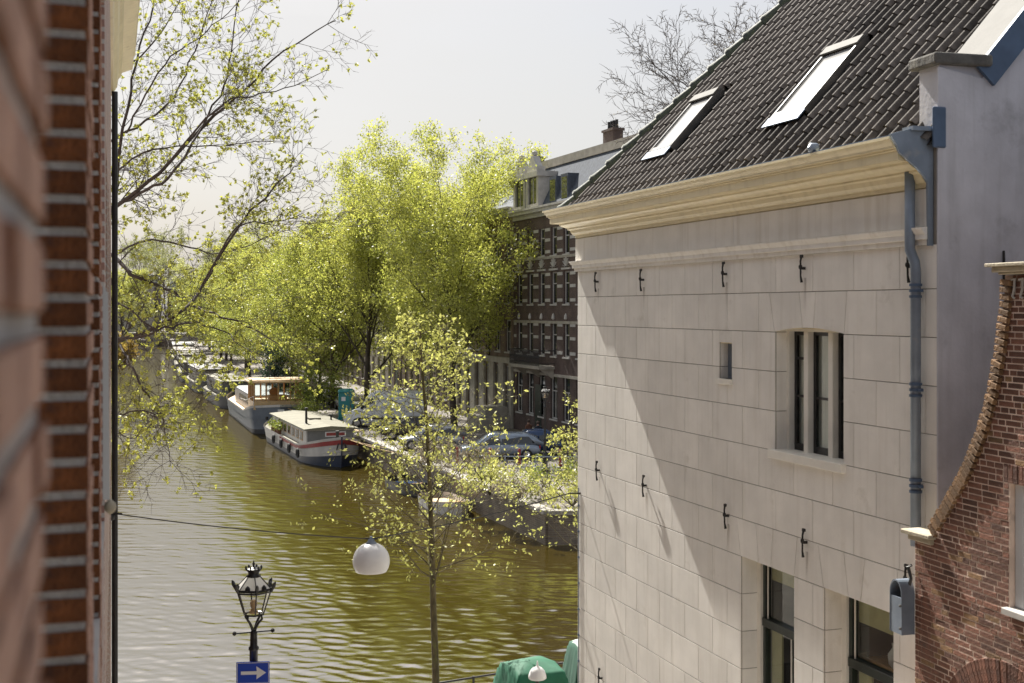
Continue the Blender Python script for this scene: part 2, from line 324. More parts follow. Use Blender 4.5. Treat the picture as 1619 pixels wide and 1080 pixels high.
# ------------------------------------------------------------------ ground, water
def ripples():
    ys = 20.0*1.0026**np.arange(1180); tt = np.linspace(-.43, .16, 300); Y = ys[:, None]+0*tt[None]; X = tt[None]*ys[:, None]+(tt[None]*18)
    rs = np.random.RandomState(12); Z = np.zeros_like(X); n = 44; sp = (ys*.0026)[:, None]
    for i in range(n):
        lam = .20*(6.5**rs.rand()); th = rs.normal(.12, .6); k = 2*PI/lam; a = .105*math.sqrt(2/n)/k; ft = np.clip(lam/sp/2.4-.6, 0, 1)
        ph = rs.rand()*6.28; mod = .65+.5*np.sin(X*.13*rs.rand()+Y*.10*rs.rand()+rs.rand()*6)
        Z += a*ft*mod*np.sin(k*(X*math.sin(th)+Y*math.cos(th))+ph+1.2*np.sin(.35*X*rs.rand()+.3*Y*rs.rand()))
    V = np.stack([X, Y, Z-1.4], -1).reshape(-1, 3).astype(np.float32); r, c = X.shape; q = (np.arange(r-1)[:, None]*c+np.arange(c-1)[None]).ravel(); F = np.stack([q, q+1, q+c+1, q+c], 1).astype(np.int32); nf = len(F)
    me = bpy.data.meshes.new('water'); me.vertices.add(len(V)); me.vertices.foreach_set('co', V.ravel()); me.loops.add(4*nf); me.loops.foreach_set('vertex_index', F.ravel()); me.polygons.add(nf)
    me.polygons.foreach_set('loop_start', np.arange(0, 4*nf, 4, dtype=np.int32)); me.polygons.foreach_set('loop_total', np.full(nf, 4, np.int32)); me.polygons.foreach_set('use_smooth', np.ones(nf, bool)); me.materials.append(MATS['canal_water']); me.update()
    o = bpy.data.objects.new('water', me); COL.objects.link(o); return tag(o, kind='structure')
ripples()
tag(obj('outer_water', [(-900, -60, -1.52), (900, -60, -1.52), (900, 1500, -1.52), (-900, 1500, -1.52)], [(0, 1, 2, 3)], 'canal_water'), kind='structure')
def land(name, poly, z=0.0):
    o = MB().slab(poly, -3.0, z).build(name, 'street'); return tag(o, kind='structure')
near_edge = [(-9.0, 21.1), (12, 33.0)]
ns = land('near_street', [(-60, -60), (60, -60), (60, 40), (14, 34.1), (-9.0, 21.1), (-60, 21)]); ns.data.materials[0] = MATS['paving']
BANK = [(1.5, 53), (-5.6, 72), (-15, 97.7), (-24.5, 127), (-40, 172), (-60, 243), (-84, 330)]
LBANK = [(-10.0, 25), (-15.5, 46), (-33, 100), (-58, 172), (-82, 250), (-110, 330)]
land('right_bank_street', BANK+[(-84, 900), (500, 900), (500, 56), (60, 54.5)])
land('left_bank_street', LBANK+[(-110, 900), (-700, 900), (-700, 22.5), (-10, 22.5)], -.02)
land('far_ground', [(-112, 345), (-80, 345), (-80, 1400), (-112, 1400)], -.05)
def along(line, t):                          # point and direction at arc fraction by y
    for (x0, y0), (x1, y1) in zip(line, line[1:]):
        if y0 <= t <= y1 or (x1, y1) == line[-1]:
            f = (t-y0)/(y1-y0); return x0+(x1-x0)*f, math.atan2(x1-x0, y1-y0)
def bank_x(y): return along(BANK, y)[0]
# quay walls and coping
def quay(name, line, off, m, lab):
    t_ = thing(name, lab, 'quay wall'); w = MB(); c = MB()
    for (x0, y0), (x1, y1) in zip(line, line[1:]):
        d = Vector((x1-x0, y1-y0, 0)); ln = d.length; d.normalize(); a = math.atan2(d.y, d.x); M = T(x0, y0, 0) @ Rz(a)
        w.box(0, ln, -.05, .12, -2.6, -.121, M)
    w.build('wall', m, t_)
    n = 0
    for (x0, y0), (x1, y1) in zip(line, line[1:]):
        d = Vector((x1-x0, y1-y0, 0)); ln = d.length; d.normalize(); a = math.atan2(d.y, d.x); k = max(1, int(ln/1.6))
        me = None
        for i in range(k):
            if n > 120: break
            if me is None:
                o = MB().box(.006, ln/k-.006, -.35, .2, -.12, .05).build('coping_stone', 'kerb_stone', t_); me = o
            else:
                o = me.copy(); COL.objects.link(o); o.parent = t_
            p = Vector((x0, y0, 0))+d*(ln/k*i); o.location = p; o.rotation_euler = (0, 0, a); n += 1
    return t_
quay('quay_wall', BANK, 1, 'quay_brick', 'brick quay wall with stone coping along the far bank behind the boats')
quay('quay_wall', [(60, 54.5), (1.5, 53)], 1, 'quay_brick', 'short brick quay wall at the water beside the white house corner')

# ------------------------------------------------------------------ the white plastered house (right)
rnd = random.Random(7)
AL = math.atan(664/2000)
WO = Vector((1.069, 20.55, 0)); WRZ = math.atan2(-math.cos(AL), math.sin(AL))
WH = thing('white_house', 'white plastered canal house with pantile hip roof and cream cornice', 'house', WO, WRZ)
L_U = 9.2; E0 = EYE                           # wall runs u = 0..9.2 ; heights below are relative to the eye
PIT = .457; V1 = .186
rows = [V1-PIT*k for k in range(0, 20)]       # joints below v = .186
opens = [(6.247, 7.65, -1.638, -.215), (5.436, 6.664, -6.6, -2.945), (7.273, 8.522, -6.6, -2.945), (4.88, 5.212, -.874, -.422)]
core = MB(); wall_grid(core, 0, L_U, -EYE+.0, 1.7, opens, .42, 0.012)
core.quad((0, 7.0, -EYE), (0, .012, -EYE), (0, .012, 1.7), (0, 7.0, 1.7))          # canal end
core.quad((0, 7.0, 1.7), (L_U, 7.0, 1.7), (L_U, 7.0, -EYE), (0, 7.0, -EYE))
o = core.build('wall', 'joint', WH); o.location.z = E0
def poly_block(poly, name='wall_block', m='plaster'):
    o = MB().prism(poly, 0, .02).build(name, m, WH); o.location.z = E0; bev(o, .0035); return o
G = .0045
def cut(iv, holes):
    res = [iv]
    for a, b_ in holes:
        nx = []
        for c, d in res:
            if b_ <= c or a >= d: nx.append((c, d)); continue
            if c < a: nx.append((c, a))
            if b_ < d: nx.append((b_, d))
        res = nx
    return res
BW = .787
bands = [(.605, V1)]+[(rows[i], rows[i+1]) for i in range(0, 19)]
arch_up = [(6.125, 6.235), (6.776, 6.842), (7.119, 7.066), (7.718, 7.662)]      # joints of the flat arch: u at top, u at bottom
arch_lo1 = [(5.33, 5.436), (5.80, 5.87), (6.20, 6.15), (6.737, 6.664)]
arch_lo2 = [(7.16, 7.273), (7.659, 7.743), (8.039, 7.964), (8.597, 8.522)]
for k, (zt, zb) in enumerate(bands):
    off = .365 if k % 2 == 1 else .365-BW/2
    if zb < -7.2: break
    if k == 1: arches = [arch_up]
    elif k == 7: arches = [arch_lo1, arch_lo2]
    else: arches = []
    holes = []
    for a, b_, c, d in opens:
        if d > zb+.03 and c < zt-.03:
            if (zt-zb)*.5 > 0 and a != 4.88: holes.append((a, b_))
    for A in arches: holes.append((min(A[0]), max(A[-1])))
    js = [0.0]; x = off if off > .05 else off+BW
    while x < L_U-.08: js.append(x); x += BW
    js.append(L_U)
    for a, b_ in zip(js, js[1:]):
        for c, d in cut((a, b_), holes):
            if d-c < .03: continue
            x0 = c+(G if c > 0 else -.004); x1 = d-G; z0, z1 = zb+G, zt-G
            # widen blocks cut by a slanted voussoir edge
            pl = [(x0, z0), (x1, z0), (x1, z1), (x0, z1)]
            for A in arches:
                if abs(d-min(A[0])) < 1e-6: pl[1] = (A[0][1]-G, z0); pl[2] = (A[0][0]-G, z1)
                if abs(c-max(A[-1])) < 1e-6: pl[0] = (A[-1][1]+G, z0); pl[3] = (A[-1][0]+G, z1)
            sm = (4.88, 5.212, -.874, -.422)
            if x0 < sm[1] and x1 > sm[0] and z0 < sm[3] and z1 > sm[2]:
                for q in [(x0, min(sm[0], x1), z0, z1), (max(sm[1], x0), x1, z0, z1), (max(sm[0], x0), min(sm[1], x1), max(sm[3], z0), z1), (max(sm[0], x0), min(sm[1], x1), z0, min(sm[2], z1))]:
                    if q[1]-q[0] > .005 and q[3]-q[2] > .005: poly_block([(q[0], q[2]), (q[1], q[2]), (q[1], q[3]), (q[0], q[3])])
                continue
            poly_block(pl)
    for A in arches:
        for (t0, b0), (t1, b1) in zip(A, A[1:]):
            bot = zb+G
            if A is arch_up:                  # segmental soffit
                n = 5; lo = []
                for i in range(n+1):
                    u_ = b0+G+(b1-b0-2*G)*i/n; q = (u_-6.95)/.72; lo.append((u_, zb+.055*(1-q*q)+G))
                poly_block(lo+[(t1-G, zt-G), (t0+G, zt-G)], 'voussoir')
            else: poly_block([(b0+G, bot), (b1-G, bot), (t1-G, zt-G), (t0+G, zt-G)], 'voussoir')
# plaster reveals of the openings, course lines run into them
for (a, b_, c, d), dep in zip(opens, (.20, .20, .20, .12)):
    for zt, zb in bands:
        lo, hi = max(zb+G, c), min(zt-G, d)
        if hi-lo < .02: continue
        for x0, x1 in ((a-.001, a+.009), (b_-.009, b_+.001)):
            o = MB().box(x0, x1, .0205, .02+dep, lo, hi).build('reveal_block', 'plaster', WH); o.location.z = E0
    o = MB().box(a, b_, .0205, .02+dep, d-.012, d+.07 if a == 6.247 else d).build('reveal_soffit', 'cream_paint', WH); o.location.z = E0
def wpart(mb, name, m, parent=WH, sm=False):
    o = mb.build(name, m, parent, sm)
    if parent is WH: o.location.z = E0
    return o
# upper window: white frame with two mullions, dark casements behind
a, b_, c, d = opens[0]
f = MB(); f.box(a+.009, a+.065, .15, .26, c, d+.05); f.box(b_-.065, b_-.009, .15, .26, c, d+.05); f.box(a+.065, b_-.065, .152, .26, d-.045, d+.05)
o = f.build('window_frame', 'white_frame', WH); o.location.z = E0; UPF = o
for x in (6.63, 7.13):
    q = MB().box(x, x+.09, .145, .225, c+.001, d-.045).build('mullion', 'white_frame', UPF); bev(q, .006)
q = MB().box(a-.06, b_+.05, -.065, .22, c-.085, c+.012).build('window_sill', 'white_frame', WH); q.location.z = E0; bev(q, .006)
for x0, x1 in ((a+.065, 6.63), (6.72, 7.13), (7.22, b_-.065)):
    s_ = MB(); s_.box(x0, x0+.05, .22, .255, c, d-.04); s_.box(x1-.05, x1, .22, .255, c, d-.04); s_.box(x0+.05, x1-.05, .222, .255, c, c+.09); s_.box(x0+.05, x1-.05, .222, .255, d-.09, d-.04)
    s_.box(x0+.05, x1-.05, .225, .25, c+.62, c+.65); s_.box(x0+.05, x1-.05, .225, .25, d-.37, d-.34) if x0 < 6.5 else None
    cs = s_.build('casement', 'black_paint', UPF)
    MB().box(x0+.05, x1-.05, .236, .24, c+.09, d-.09).build('pane', 'glass_clear', cs)
q = MB(); n = 34
vs = [(a+1.4*i/n, .29+.014*math.sin(i*1.7), z) for i in range(n+1) for z in (c, d+.05)]
q.add(vs, [(2*i, 2*i+2, 2*i+3, 2*i+1) for i in range(n)]); q.build('curtain', 'curtain', UPF)
r_ = MB().box(a-.3, b_+.3, .43, 3, c-.3, d+.4); MB().add(r_.v, [r_.f[i] for i in (0, 1, 3, 4, 5)]).build('room', 'room_dark', UPF)
# lower windows: dark frames with top light and casement, blind and dim room behind
for k, (a, b_, c, d) in enumerate(opens[1:3]):
    F = MB(); F.box(a+.009, a+.10, .22, .29, c, d-.012); wp = F.build('window_frame', 'white_frame', WH); wp.location.z = E0
    s_ = MB(); z0 = d-.80
    s_.box(a+.10, a+.16, .25, .33, c, d-.012); s_.box(b_-.08, b_-.009, .25, .33, c, d-.012); s_.box(a+.16, b_-.08, .25, .33, d-.07, d-.012); s_.box(a+.12, b_-.02, .225, .335, z0-.10, z0)
    s_.box(a+.74, a+.80, .255, .325, c, z0-.10)
    sh = s_.build('sash', 'dark_green_paint', wp); bev(sh, .005)
    MB().box(a+.20, a+.22, .252, .262, z0, d-.07).build('bead', 'white_frame', sh); MB().box(a+.76, a+.775, .240, .252, c, z0-.11).build('bead', 'white_frame', sh)
    MB().box(a+.16, b_-.08, .289, .293, z0, d-.07).build('pane', 'glass_clear', sh); MB().box(a+.16, b_-.08, .286, .290, c, z0-.10).build('pane', 'glass_clear', sh)
    r_ = MB(); r_.box(a-.8, b_+.8, .42, 3.4, c, d+.25)
    MB().add(r_.v, [r_.f[i] for i in (0, 1, 3, 4, 5)]).build('room', 'room_dark', wp)
    MB().box(a+.165, b_-.085, .335, .34, d-.34-.08*k, d-.02).build('roller_blind', 'blind', wp)
    MB().box(a+.165, a+.40, .335, .36, c, z0-.1).build('curtain', 'blind', wp)
rn = random.Random(3)
for k, (x, nm, m_, prof) in enumerate([(7.95, 'vase', 'lamp_globe', [(.03, 0), (.07, .05), (.08, .14), (.03, .22), (.04, .26)]), (8.12, 'jug', 'wood_orange', [(.05, 0), (.06, .1), (.03, .2), (.035, .24)]),
                                       (8.27, 'bottle', 'glass_dark', [(.04, 0), (.04, .2), (.014, .26), (.014, .34)])]):
    o = MB().lathe(prof, 10).build(nm, m_, None, True); o.location = WO+Matrix.Rotation(WRZ, 3, 'Z') @ Vector((x, .43+.07*k, 0)); o.location.z = E0-3.80+.06
    tag(o, ['pale vase on the ledge behind the lower window by the brick gable', 'tan jug on the ledge behind the lower window by the brick gable', 'dark bottle on the ledge behind the lower window by the brick gable'][k], nm)
q = MB().box(7.30, 8.50, .40, .72, -3.80, -3.745).build('inner_ledge', 'wood_orange', WH); q.location.z = E0
# slit window
a, b_, c, d = opens[3]
q = MB().box(a+.009, b_-.009, .12, .15, c, d-.012).build('slit_panel', 'zinc', WH); q.location.z = E0
q = MB().box(a-.04, b_+.03, -.035, .10, c-.065, c).build('window_sill', 'white_frame', WH); q.location.z = E0; bev(q, .004)
# mouldings swept round the corner
def sweep(prof, u_end, name, m, cap=True):
    mb = MB(); n = len(prof)
    for p, v in prof: mb.v.append((u_end, -p, v))
    for p, v in prof: mb.v.append((-p, -p, v))
    for p, v in prof: mb.v.append((-p, 7.0, v))
    for i in range(n-1): mb.f.append((i, i+1, n+i+1, n+i)); mb.f.append((n+i, n+i+1, 2*n+i+1, 2*n+i))
    if cap: mb.f.append(tuple(range(n-1, -1, -1)))
    return wpart(mb, name, m)
corn = [(0.0, 1.13), (.035, 1.15), (.035, 1.185), (.055, 1.19), (.085, 1.225), (.10, 1.27), (.135, 1.285), (.135, 1.305), (.20, 1.33), (.235, 1.355), (.24, 1.378), (.345, 1.385), (.345, 1.388), (.355, 1.388), (.355, 1.475), (.375, 1.48), (.375, 1.498), (.395, 1.515), (.425, 1.55), (.440, 1.575), (.455, 1.58), (.455, 1.605), (.40, 1.607), (.40, 1.50), (0, 1.50)]
sweep(corn, 9.10, 'cornice', 'cream_paint')
arch = [(.0, .601), (.045, .602), (.045, .650), (.075, .655), (.075, .70), (.092, .715), (.115, .75), (.115, .765), (.0, .775)]
sweep(arch, 9.13, 'architrave', 'frieze_paint')
for x0, x1 in ((-.03, 5.305), (5.309, 9.12)):
    q = MB().box(x0, x1, -.03, .05, .776, 1.129).build('frieze_board', 'frieze_paint', WH); q.location.z = E0
q = MB().box(-.03, .0, .0501, 7, .776, 1.129).build('frieze_board', 'frieze_paint', WH); q.location.z = E0
q = MB().box(-.448, 9.1, -.448, -.396, 1.6065, 1.616).build('gutter_lip', 'zinc_dark', WH); q.location.z = E0
# zinc plate closing the cornice end, and leadwork at the corner
pl = [(.47, 1.62), (.40, 1.52), (.37, 1.45), (.26, 1.37), (.20, 1.33), (.10, 1.24), (.06, 1.18), (.05, .59), (-.0, .59), (-.0, 1.72), (.20, 1.69)]
zb_ = MB().prism([(-p, v) for p, v in pl], 0, .03, Rz(PI/2)); zb_.v = [(9.15+v[0], v[1], v[2]) for v in zb_.v]
wpart(zb_, 'cornice_end_plate', 'zinc')
q = MB().box(9.02, 9.19, -.25, .02, 1.66, 1.70).build('flashing', 'zinc', WH); q.location.z = E0
q = MB().box(9.205, 9.235, -.06, .085, 1.50, 1.885).build('lead_panel', 'zinc_dark', WH); q.location.z = E0; bev(q, .02, 2)
# iron wall anchors
for k, (u_, v_) in enumerate([(.878, .414), (2.592, .407), (5.081, .425), (6.903, .441), (8.836, .40), (.93, -2.517), (2.679, -2.521), (5.13, -2.572), (6.942, -2.583), (8.80, -2.62), (1.033, -5.72), (2.9, -5.75)]):
    h = .150+.012*rnd.random(); q = MB()
    q.tube([(0, 0, -h), (0, -.012, -h*.55), (0, -.014, h*.55), (0, 0, h)], [.018, .011, .012, .015], 6); q.lathe([(.005, -.03), (.018, -.018), (.022, 0), (.018, .018), (.005, .03)], 8, T(-.008, -.01, .02))
    q.box(-.022, .022, -.012, .01, h-.03, h+.002); q.box(-.01, .01, 0, .06, -.01, .02)
    o = q.build('wall_anchor', 'iron', WH); o.location = (u_, -.045, E0+v_); o.rotation_euler = (0, rnd.uniform(-.05, .05), 0)
rm_ = bpy.data.materials.new('rust_streak'); rm_.use_nodes = True; N = rm_.node_tree; L = N.links; b = N.nodes['Principled BSDF']; b.inputs['Base Color'].default_value = (.20, .115, .06, 1); b.inputs['Roughness'].default_value = .9
t = N.nodes.new('ShaderNodeTexCoord'); mpn = N.nodes.new('ShaderNodeMapping'); mpn.inputs['Scale'].default_value = (60, 60, 3); L.new(t.outputs['Object'], mpn.inputs[0]); n1 = N.nodes.new('ShaderNodeTexNoise'); n1.inputs['Scale'].default_value = 1; L.new(mpn.outputs[0], n1.inputs['Vector'])
g = N.nodes.new('ShaderNodeSeparateXYZ'); L.new(t.outputs['Generated'], g.inputs[0]); pw = N.nodes.new('ShaderNodeMath'); pw.operation = 'POWER'; pw.inputs[1].default_value = 1.6; L.new(g.outputs[2], pw.inputs[0])
ml = N.nodes.new('ShaderNodeMath'); ml.operation = 'MULTIPLY'; L.new(n1.outputs['Fac'], ml.inputs[0]); L.new(pw.outputs[0], ml.inputs[1])
sx = N.nodes.new('ShaderNodeMath'); sx.operation = 'PINGPONG'; sx.inputs[1].default_value = .5; L.new(g.outputs[0], sx.inputs[0]); m3 = N.nodes.new('ShaderNodeMath'); m3.operation = 'MULTIPLY'; L.new(ml.outputs[0], m3.inputs[0]); L.new(sx.outputs[0], m3.inputs[1])
m4 = N.nodes.new('ShaderNodeMath'); m4.operation = 'MULTIPLY'; m4.inputs[1].default_value = 1.7; m4.use_clamp = True; L.new(m3.outputs[0], m4.inputs[0]); L.new(m4.outputs[0], b.inputs['Alpha']); MATS['rust_streak'] = rm_
for o in [o for o in list(WH.children) if o.name.startswith('wall_anchor')]:
    x, z = o.location.x, o.location.z; h = rnd.uniform(.30, .60); w_ = rnd.uniform(.03, .055)
    if z-.12-h > 0: MB().quad((x-w_, -.0018, z-.12-h), (x+w_, -.0018, z-.12-h), (x+w_, -.0018, z-.10), (x-w_, -.0018, z-.10)).build('rust_stain', 'rust_streak', WH)
# downpipe with collars
q = MB().tube([(8.93, -.10, 1.30), (8.93, -.10, .64), (8.93, -.10, .56), (8.985, -.085, .44), (8.985, -.075, .36), (8.985, -.075, -2.25)], .049, 12)
dp = wpart(q, 'downpipe', 'zinc', WH, True)
for v_ in (.17, -.77, -1.68):
    c_ = MB()
    for dz in (-.055, 0, .055): c_.lathe([(.050, -.014), (.060, -.012), (.060, .012), (.050, .014)], 12, T(8.985, -.075, v_+dz))
    c_.box(9.03, 9.085, -.09, -.06, v_-.012, v_+.012); c_.box(8.975, 8.995, -.03, .02, v_-.01, v_+.01); c_.build('pipe_collar', 'zinc_dark', dp)
# cable and wire bracket on the canal corner
q = MB().tube([(.06, -.012, -2.9+.0), (.055, -.012, -4.2), (.065, -.012, -5.6), (.06, -.012, -7.8)], .008, 5); wpart(q, 'cable', 'zinc', WH)
for i in range(9): wpart(MB().box(.045, .075, -.022, -.001, -3.2-.42*i, -3.17-.42*i), 'cable_clip', 'zinc_dark', WH)
wpart(MB().tube([(.125, .01, -2.983), (.10, -.10, -2.98), (.05, -.16, -2.985)], .014, 6), 'wire_bracket', 'iron', WH)
# near end wall (grey render) and shoulder pier with weathered cap
ew = MB(); ew.box(L_U+.001, L_U+.02, .0, 7.0, -EYE, 1.66)
q = [(0.0, 1.66), (7.0, 1.66), (7.0, 2.2), (3.55, 1.62+1.11*3.55), (.5, 1.62+1.11*.5), (.0, 2.26)]
gw = MB(); n = len(q); gw.v = [(L_U+.0012, y, z) for y, z in q]+[(L_U+.0212, y, z) for y, z in q]; gw.f = [tuple(range(n))[::-1], tuple(range(n, 2*n))]+[(i, (i+1) % n, (i+1) % n+n, i+n) for i in range(n)]
ew.add(gw.v, gw.f)
wpart(ew, 'end_wall', 'grey_render', WH)
wpart(MB().box(8.90, L_U+.0008, .03, .52, 1.55, 2.28), 'shoulder_pier', 'grey_render', WH)
cp = [(8.80, -.03), (9.26, -.06), (9.30, .56), (8.83, .50)]
q = MB().slab(cp, 2.28, 2.39).build('pier_cap', 'cap_stone', WH); q.location.z = E0; bev(q, .02, 2)
wpart(MB().tube([(L_U+.045, .72, .55), (L_U+.05, .72, .36), (L_U+.045, .72, .17)], [.012, .016, .010], 6), 'wall_anchor', 'iron', WH)
wpart(MB().tube([(L_U+.045, .725, .05), (L_U+.045, .725, -.1)], [.011, .008], 6), 'wall_anchor', 'iron', WH)
# roof plane: pantiles
TH = math.radians(48); R0z = E0+1.66
RF = obj('roof', [], [], None, WH); RF.location = (0, 0, R0z); RF.rotation_euler = (TH, 0, 0)       # local x = u, y = up the slope, z = off the roof
SL = 5.3
def hip_u(s_): return -.45+.57*s_
MB().add([(hip_u(-.15), -.15, -.03), (L_U, -.15, -.03), (L_U, SL, -.03), (hip_u(SL), SL, -.03)], [(0, 1, 2, 3)]).build('roof_boarding', 'room_dark', RF)
TW, TE = .205, .285
prof = []
for i in range(5): x = .112*i/4; prof.append((x, -.030*math.sin(PI*i/4)))
for i in range(1, 7): x = .112+.105*i/6; prof.append((x, .058*math.sin(PI*i/6)))
def tile_geo(x0=0, s0=0, mb=None, tilt=0.0):
    k = len(prof); vs = []; ln = TE+.07
    for (x, z) in prof: vs.append((x, 0, z+.022))
    for (x, z) in prof: vs.append((x, ln, z-.002))
    for (x, z) in prof: vs.append((x, .004, z+.002))
    for (x, z) in prof: vs.append((x, 0, z+.022))
    fs = [(i, i+1, k+i+1, k+i) for i in range(k-1)]+[(2*k+i, 2*k+i+1, 3*k+i+1, 3*k+i) for i in range(k-1)]
    M_ = T(x0, s0, 0) @ Rz(tilt)
    return (mb or MB()).add(vs, fs, M_)
tiles = []; nu = int((L_U+2)/TW)
SKY = [(5.255, 6.055, .86, 2.12), (1.63, 2.40, .86, 2.08)]
for r_ in range(19):
    s0 = -.13+r_*TE
    for c_ in range(nu):
        x0 = L_U-.02-(c_+1)*TW
        if x0+.04 < hip_u(s0+.12): break
        if any(x0+TW > a-.02 and x0 < b_+.02 and s0+TE > c-.02 and s0 < d-.05 for a, b_, c, d in SKY): continue
        if s0 > .62 and s0 < 4.6 and x0+TW > 8.70: continue
        dist = (Vector((x0, s0*.67, s0*.74+10.1))-Vector((19.17, -7.5, 8.5))).length
        vis = EYE+1.66+s0*.743 < 15.2
        tiles.append((0 if vis else 1, dist, x0, s0))
tiles.sort(); tm = tile_geo(); tmo = tm.build('tile', 'tile', RF, True); first = True
sh = MB()
for k, (v_, d_, x0, s0) in enumerate(tiles):
    tl = rnd.gauss(0, .012)
    if k < 300:
        o = tmo if first else tmo.copy()
        if not first: COL.objects.link(o); o.parent = RF
        first = False; o.location = (x0+rnd.uniform(-.006, .006), s0+rnd.gauss(0, .009), rnd.uniform(-.004, .006)); o.rotation_euler = (rnd.uniform(-.012, .012), rnd.uniform(-.03, .03), tl)
    else: tile_geo(x0, s0+rnd.uniform(-.006, .006), sh, tl)
q = sh.build('far_tiles', 'tile', RF, True); q['kind'] = 'stuff'
# zinc strip and verge along the near gable
MB().box(8.60, L_U+.02, .80, SL, -.01, .078).build('zinc_strip', 'zinc_pale', RF)
MB().box(L_U+.0205, L_U+.06, .74, SL, -.15, .10).build('verge_board', 'zinc_dark', RF)
# hip ridge tiles
ds = Vector((.57, 1, 0)).normalized(); a_ = math.atan2(ds.y, ds.x)
hm = None; n = 17
for i in range(n):
    s0 = -.12+i*.32
    if hm is None:
        k = 7; vs = []
        for y_, r1, z_ in ((0, .098, .035), (.05, .110, .04), (.09, .100, .035), (.43, .088, .012)):
            for j in range(k): t_ = PI*j/(k-1); vs.append((y_, -r1*math.cos(t_), r1*math.sin(t_)*1.05-.03+z_))
        fs = [(r1*k+j, r1*k+j+1, (r1+1)*k+j+1, (r1+1)*k+j) for r1 in range(3) for j in range(k-1)]+[tuple(range(k))]
        o = hm = obj('hip_tile', vs, fs, 'hip_tile', RF, True)
    else: o = hm.copy(); COL.objects.link(o); o.parent = RF
    o.location = (hip_u(s0), s0, .03+rnd.uniform(-.006, .006)); o.rotation_euler = (0, 0, a_+rnd.uniform(-.02, .02))
# canal-side hip plane
hp = MB(); hp.add([(-.45, -.15*.67, 1.66), (-.45, 7.1, 1.66), (hip_u(SL), SL*.669, 1.66+SL*.743)], [(0, 2, 1)]); wpart(hp, 'hip_slope', 'tile', WH)
hp = MB(); hp.add([(hip_u(SL), SL*.669, 1.66+SL*.743), (L_U, SL*.669, 1.66+SL*.743), (L_U, 7.1, 1.66), (-.45, 7.1, 1.66)], [(0, 1, 2, 3)]); wpart(hp, 'rear_slope', 'tile', WH)
# skylights
for a, b_, c, d in SKY:
    f = MB(); w_ = .055
    f.box(a, a+w_, c, d, -.02, .10); f.box(b_-w_, b_, c, d, -.02, .10); f.box(a+w_, b_-w_, c, c+.09, -.02, .10); f.box(a+w_, b_-w_, d-.10, d, -.02, .10)
    sk = f.build('skylight', 'skylight_frame', RF); bev(sk, .008)
    MB().box(a+w_, b_-w_, c+.09, d-.10, .06, .075).build('pane', 'skylight_glass', sk)
    MB().box(a-.01, b_+.01, d-.16, d-.02, .101, .125).build('top_cover', 'zinc_pale', sk)
    MB().box(a+w_, a+w_+.02, c+.09, d-.16, .076, .084).build('glazing_trim', 'zinc_pale', sk)
    MB().box(a-.02, b_+.02, c-.16, c-.002, .084, .10).build('lead_apron', 'zinc_dark', sk)
o = MB().lathe([(.02, 0), (.05, .02), (.05, .10), (.0, .13)], 8, Rx(PI/2)).build('gutter_lamp', 'zinc', WH, True); o.location = (7.75, -.36, E0+1.66)

# ------------------------------------------------------------------ brick house with the curved gable (far right)
BB = math.atan(549/2000); BO = Vector((3.734, 11.725, 0)); BRZ = math.atan2(-math.cos(BB), math.sin(BB))
BH = thing('brick_gable_house', 'old red brick house with curved neck gable in front of the grey end wall', 'house', BO, BRZ)
curve = [(.0, -2.06), (.20, -2.05), (.315, -1.907), (.525, -1.666), (.80, -1.325), (.994, -.98), (1.131, -.649), (1.214, -.327), (1.272, -.01), (1.300, .28)]
def gab(v):
    if v < -2.06: return 0.0
    for (a, b_), (c, d) in zip(curve, curve[1:]):
        if b_ <= v <= d: return a+(c-a)*(v-b_)/(d-b_)
    return 1.3
WM = 2.6; VB = -4.3
pl = [(0, -EYE), (WM, -EYE), (WM, .28)]+[c for c in curve[::-1]]
AC = (1.33, -3.92); AR = 1.0; RT = .215
bwin = (1.36, 2.35, -2.46, -1.44)
# mortar body built as strips so that the window stays open
body = MB()
for i in range(400):
    v0 = VB+i*.052; v1 = v0+.052
    if v1 > .28: break
    iv = [(max(gab(v0), gab(v1))+.004 if v0 > -2.1 else 0, WM)]
    if v1 > bwin[2]+.026 and v0 < bwin[3]-.026: iv = cut(iv[0], [bwin[:2]])
    for a, b_ in iv: body.box(a, b_, .003, .30, v0, v1)
body.box(0, WM, .003, .30, -EYE, VB)
mo = body.build('wall', 'mortar_dirty', BH); mo.location.z = E0
bricks = []; br_r = random.Random(11)
for i in range(int((.28-VB)/.052)):
    v0 = VB+i*.052; vm = v0+.026
    x = gab(vm)+.10 if vm > -2.10 else 0.0
    x -= 0 if vm > -1.95 else 0
    off = (i % 2)*.105; xs = x; first_ = True
    holes = []
    if bwin[2] < vm < bwin[3]: holes.append((bwin[0]-.004, bwin[1]))
    dv = vm-AC[1]
    if abs(dv) < AR: hw = math.sqrt(AR*AR-dv*dv); holes.append((AC[0]-hw, AC[0]+hw))
    if bwin[3] <= vm < bwin[3]+.16: holes.append((bwin[0]-.08, bwin[1]+.1))
    while xs < WM-.03:
        ln = (.100 if (i % 2 == 0) else .05) if first_ else (.205 if br_r.random() < .72 else .10)
        ln *= br_r.uniform(.93, 1.06); first_ = False
        for a, b_ in cut((xs, min(xs+ln, WM)), holes):
            if b_-a > .025: bricks.append((a+.005, b_-.005, v0+.006, v0+.047))
        xs += ln
bricks.sort(key=lambda q: (0 if (q[0] < 1.62 and q[2] > -3.45) else 1, -q[1])); mass = {'brick_red': MB(), 'brick_brown': MB()}; cache = {}
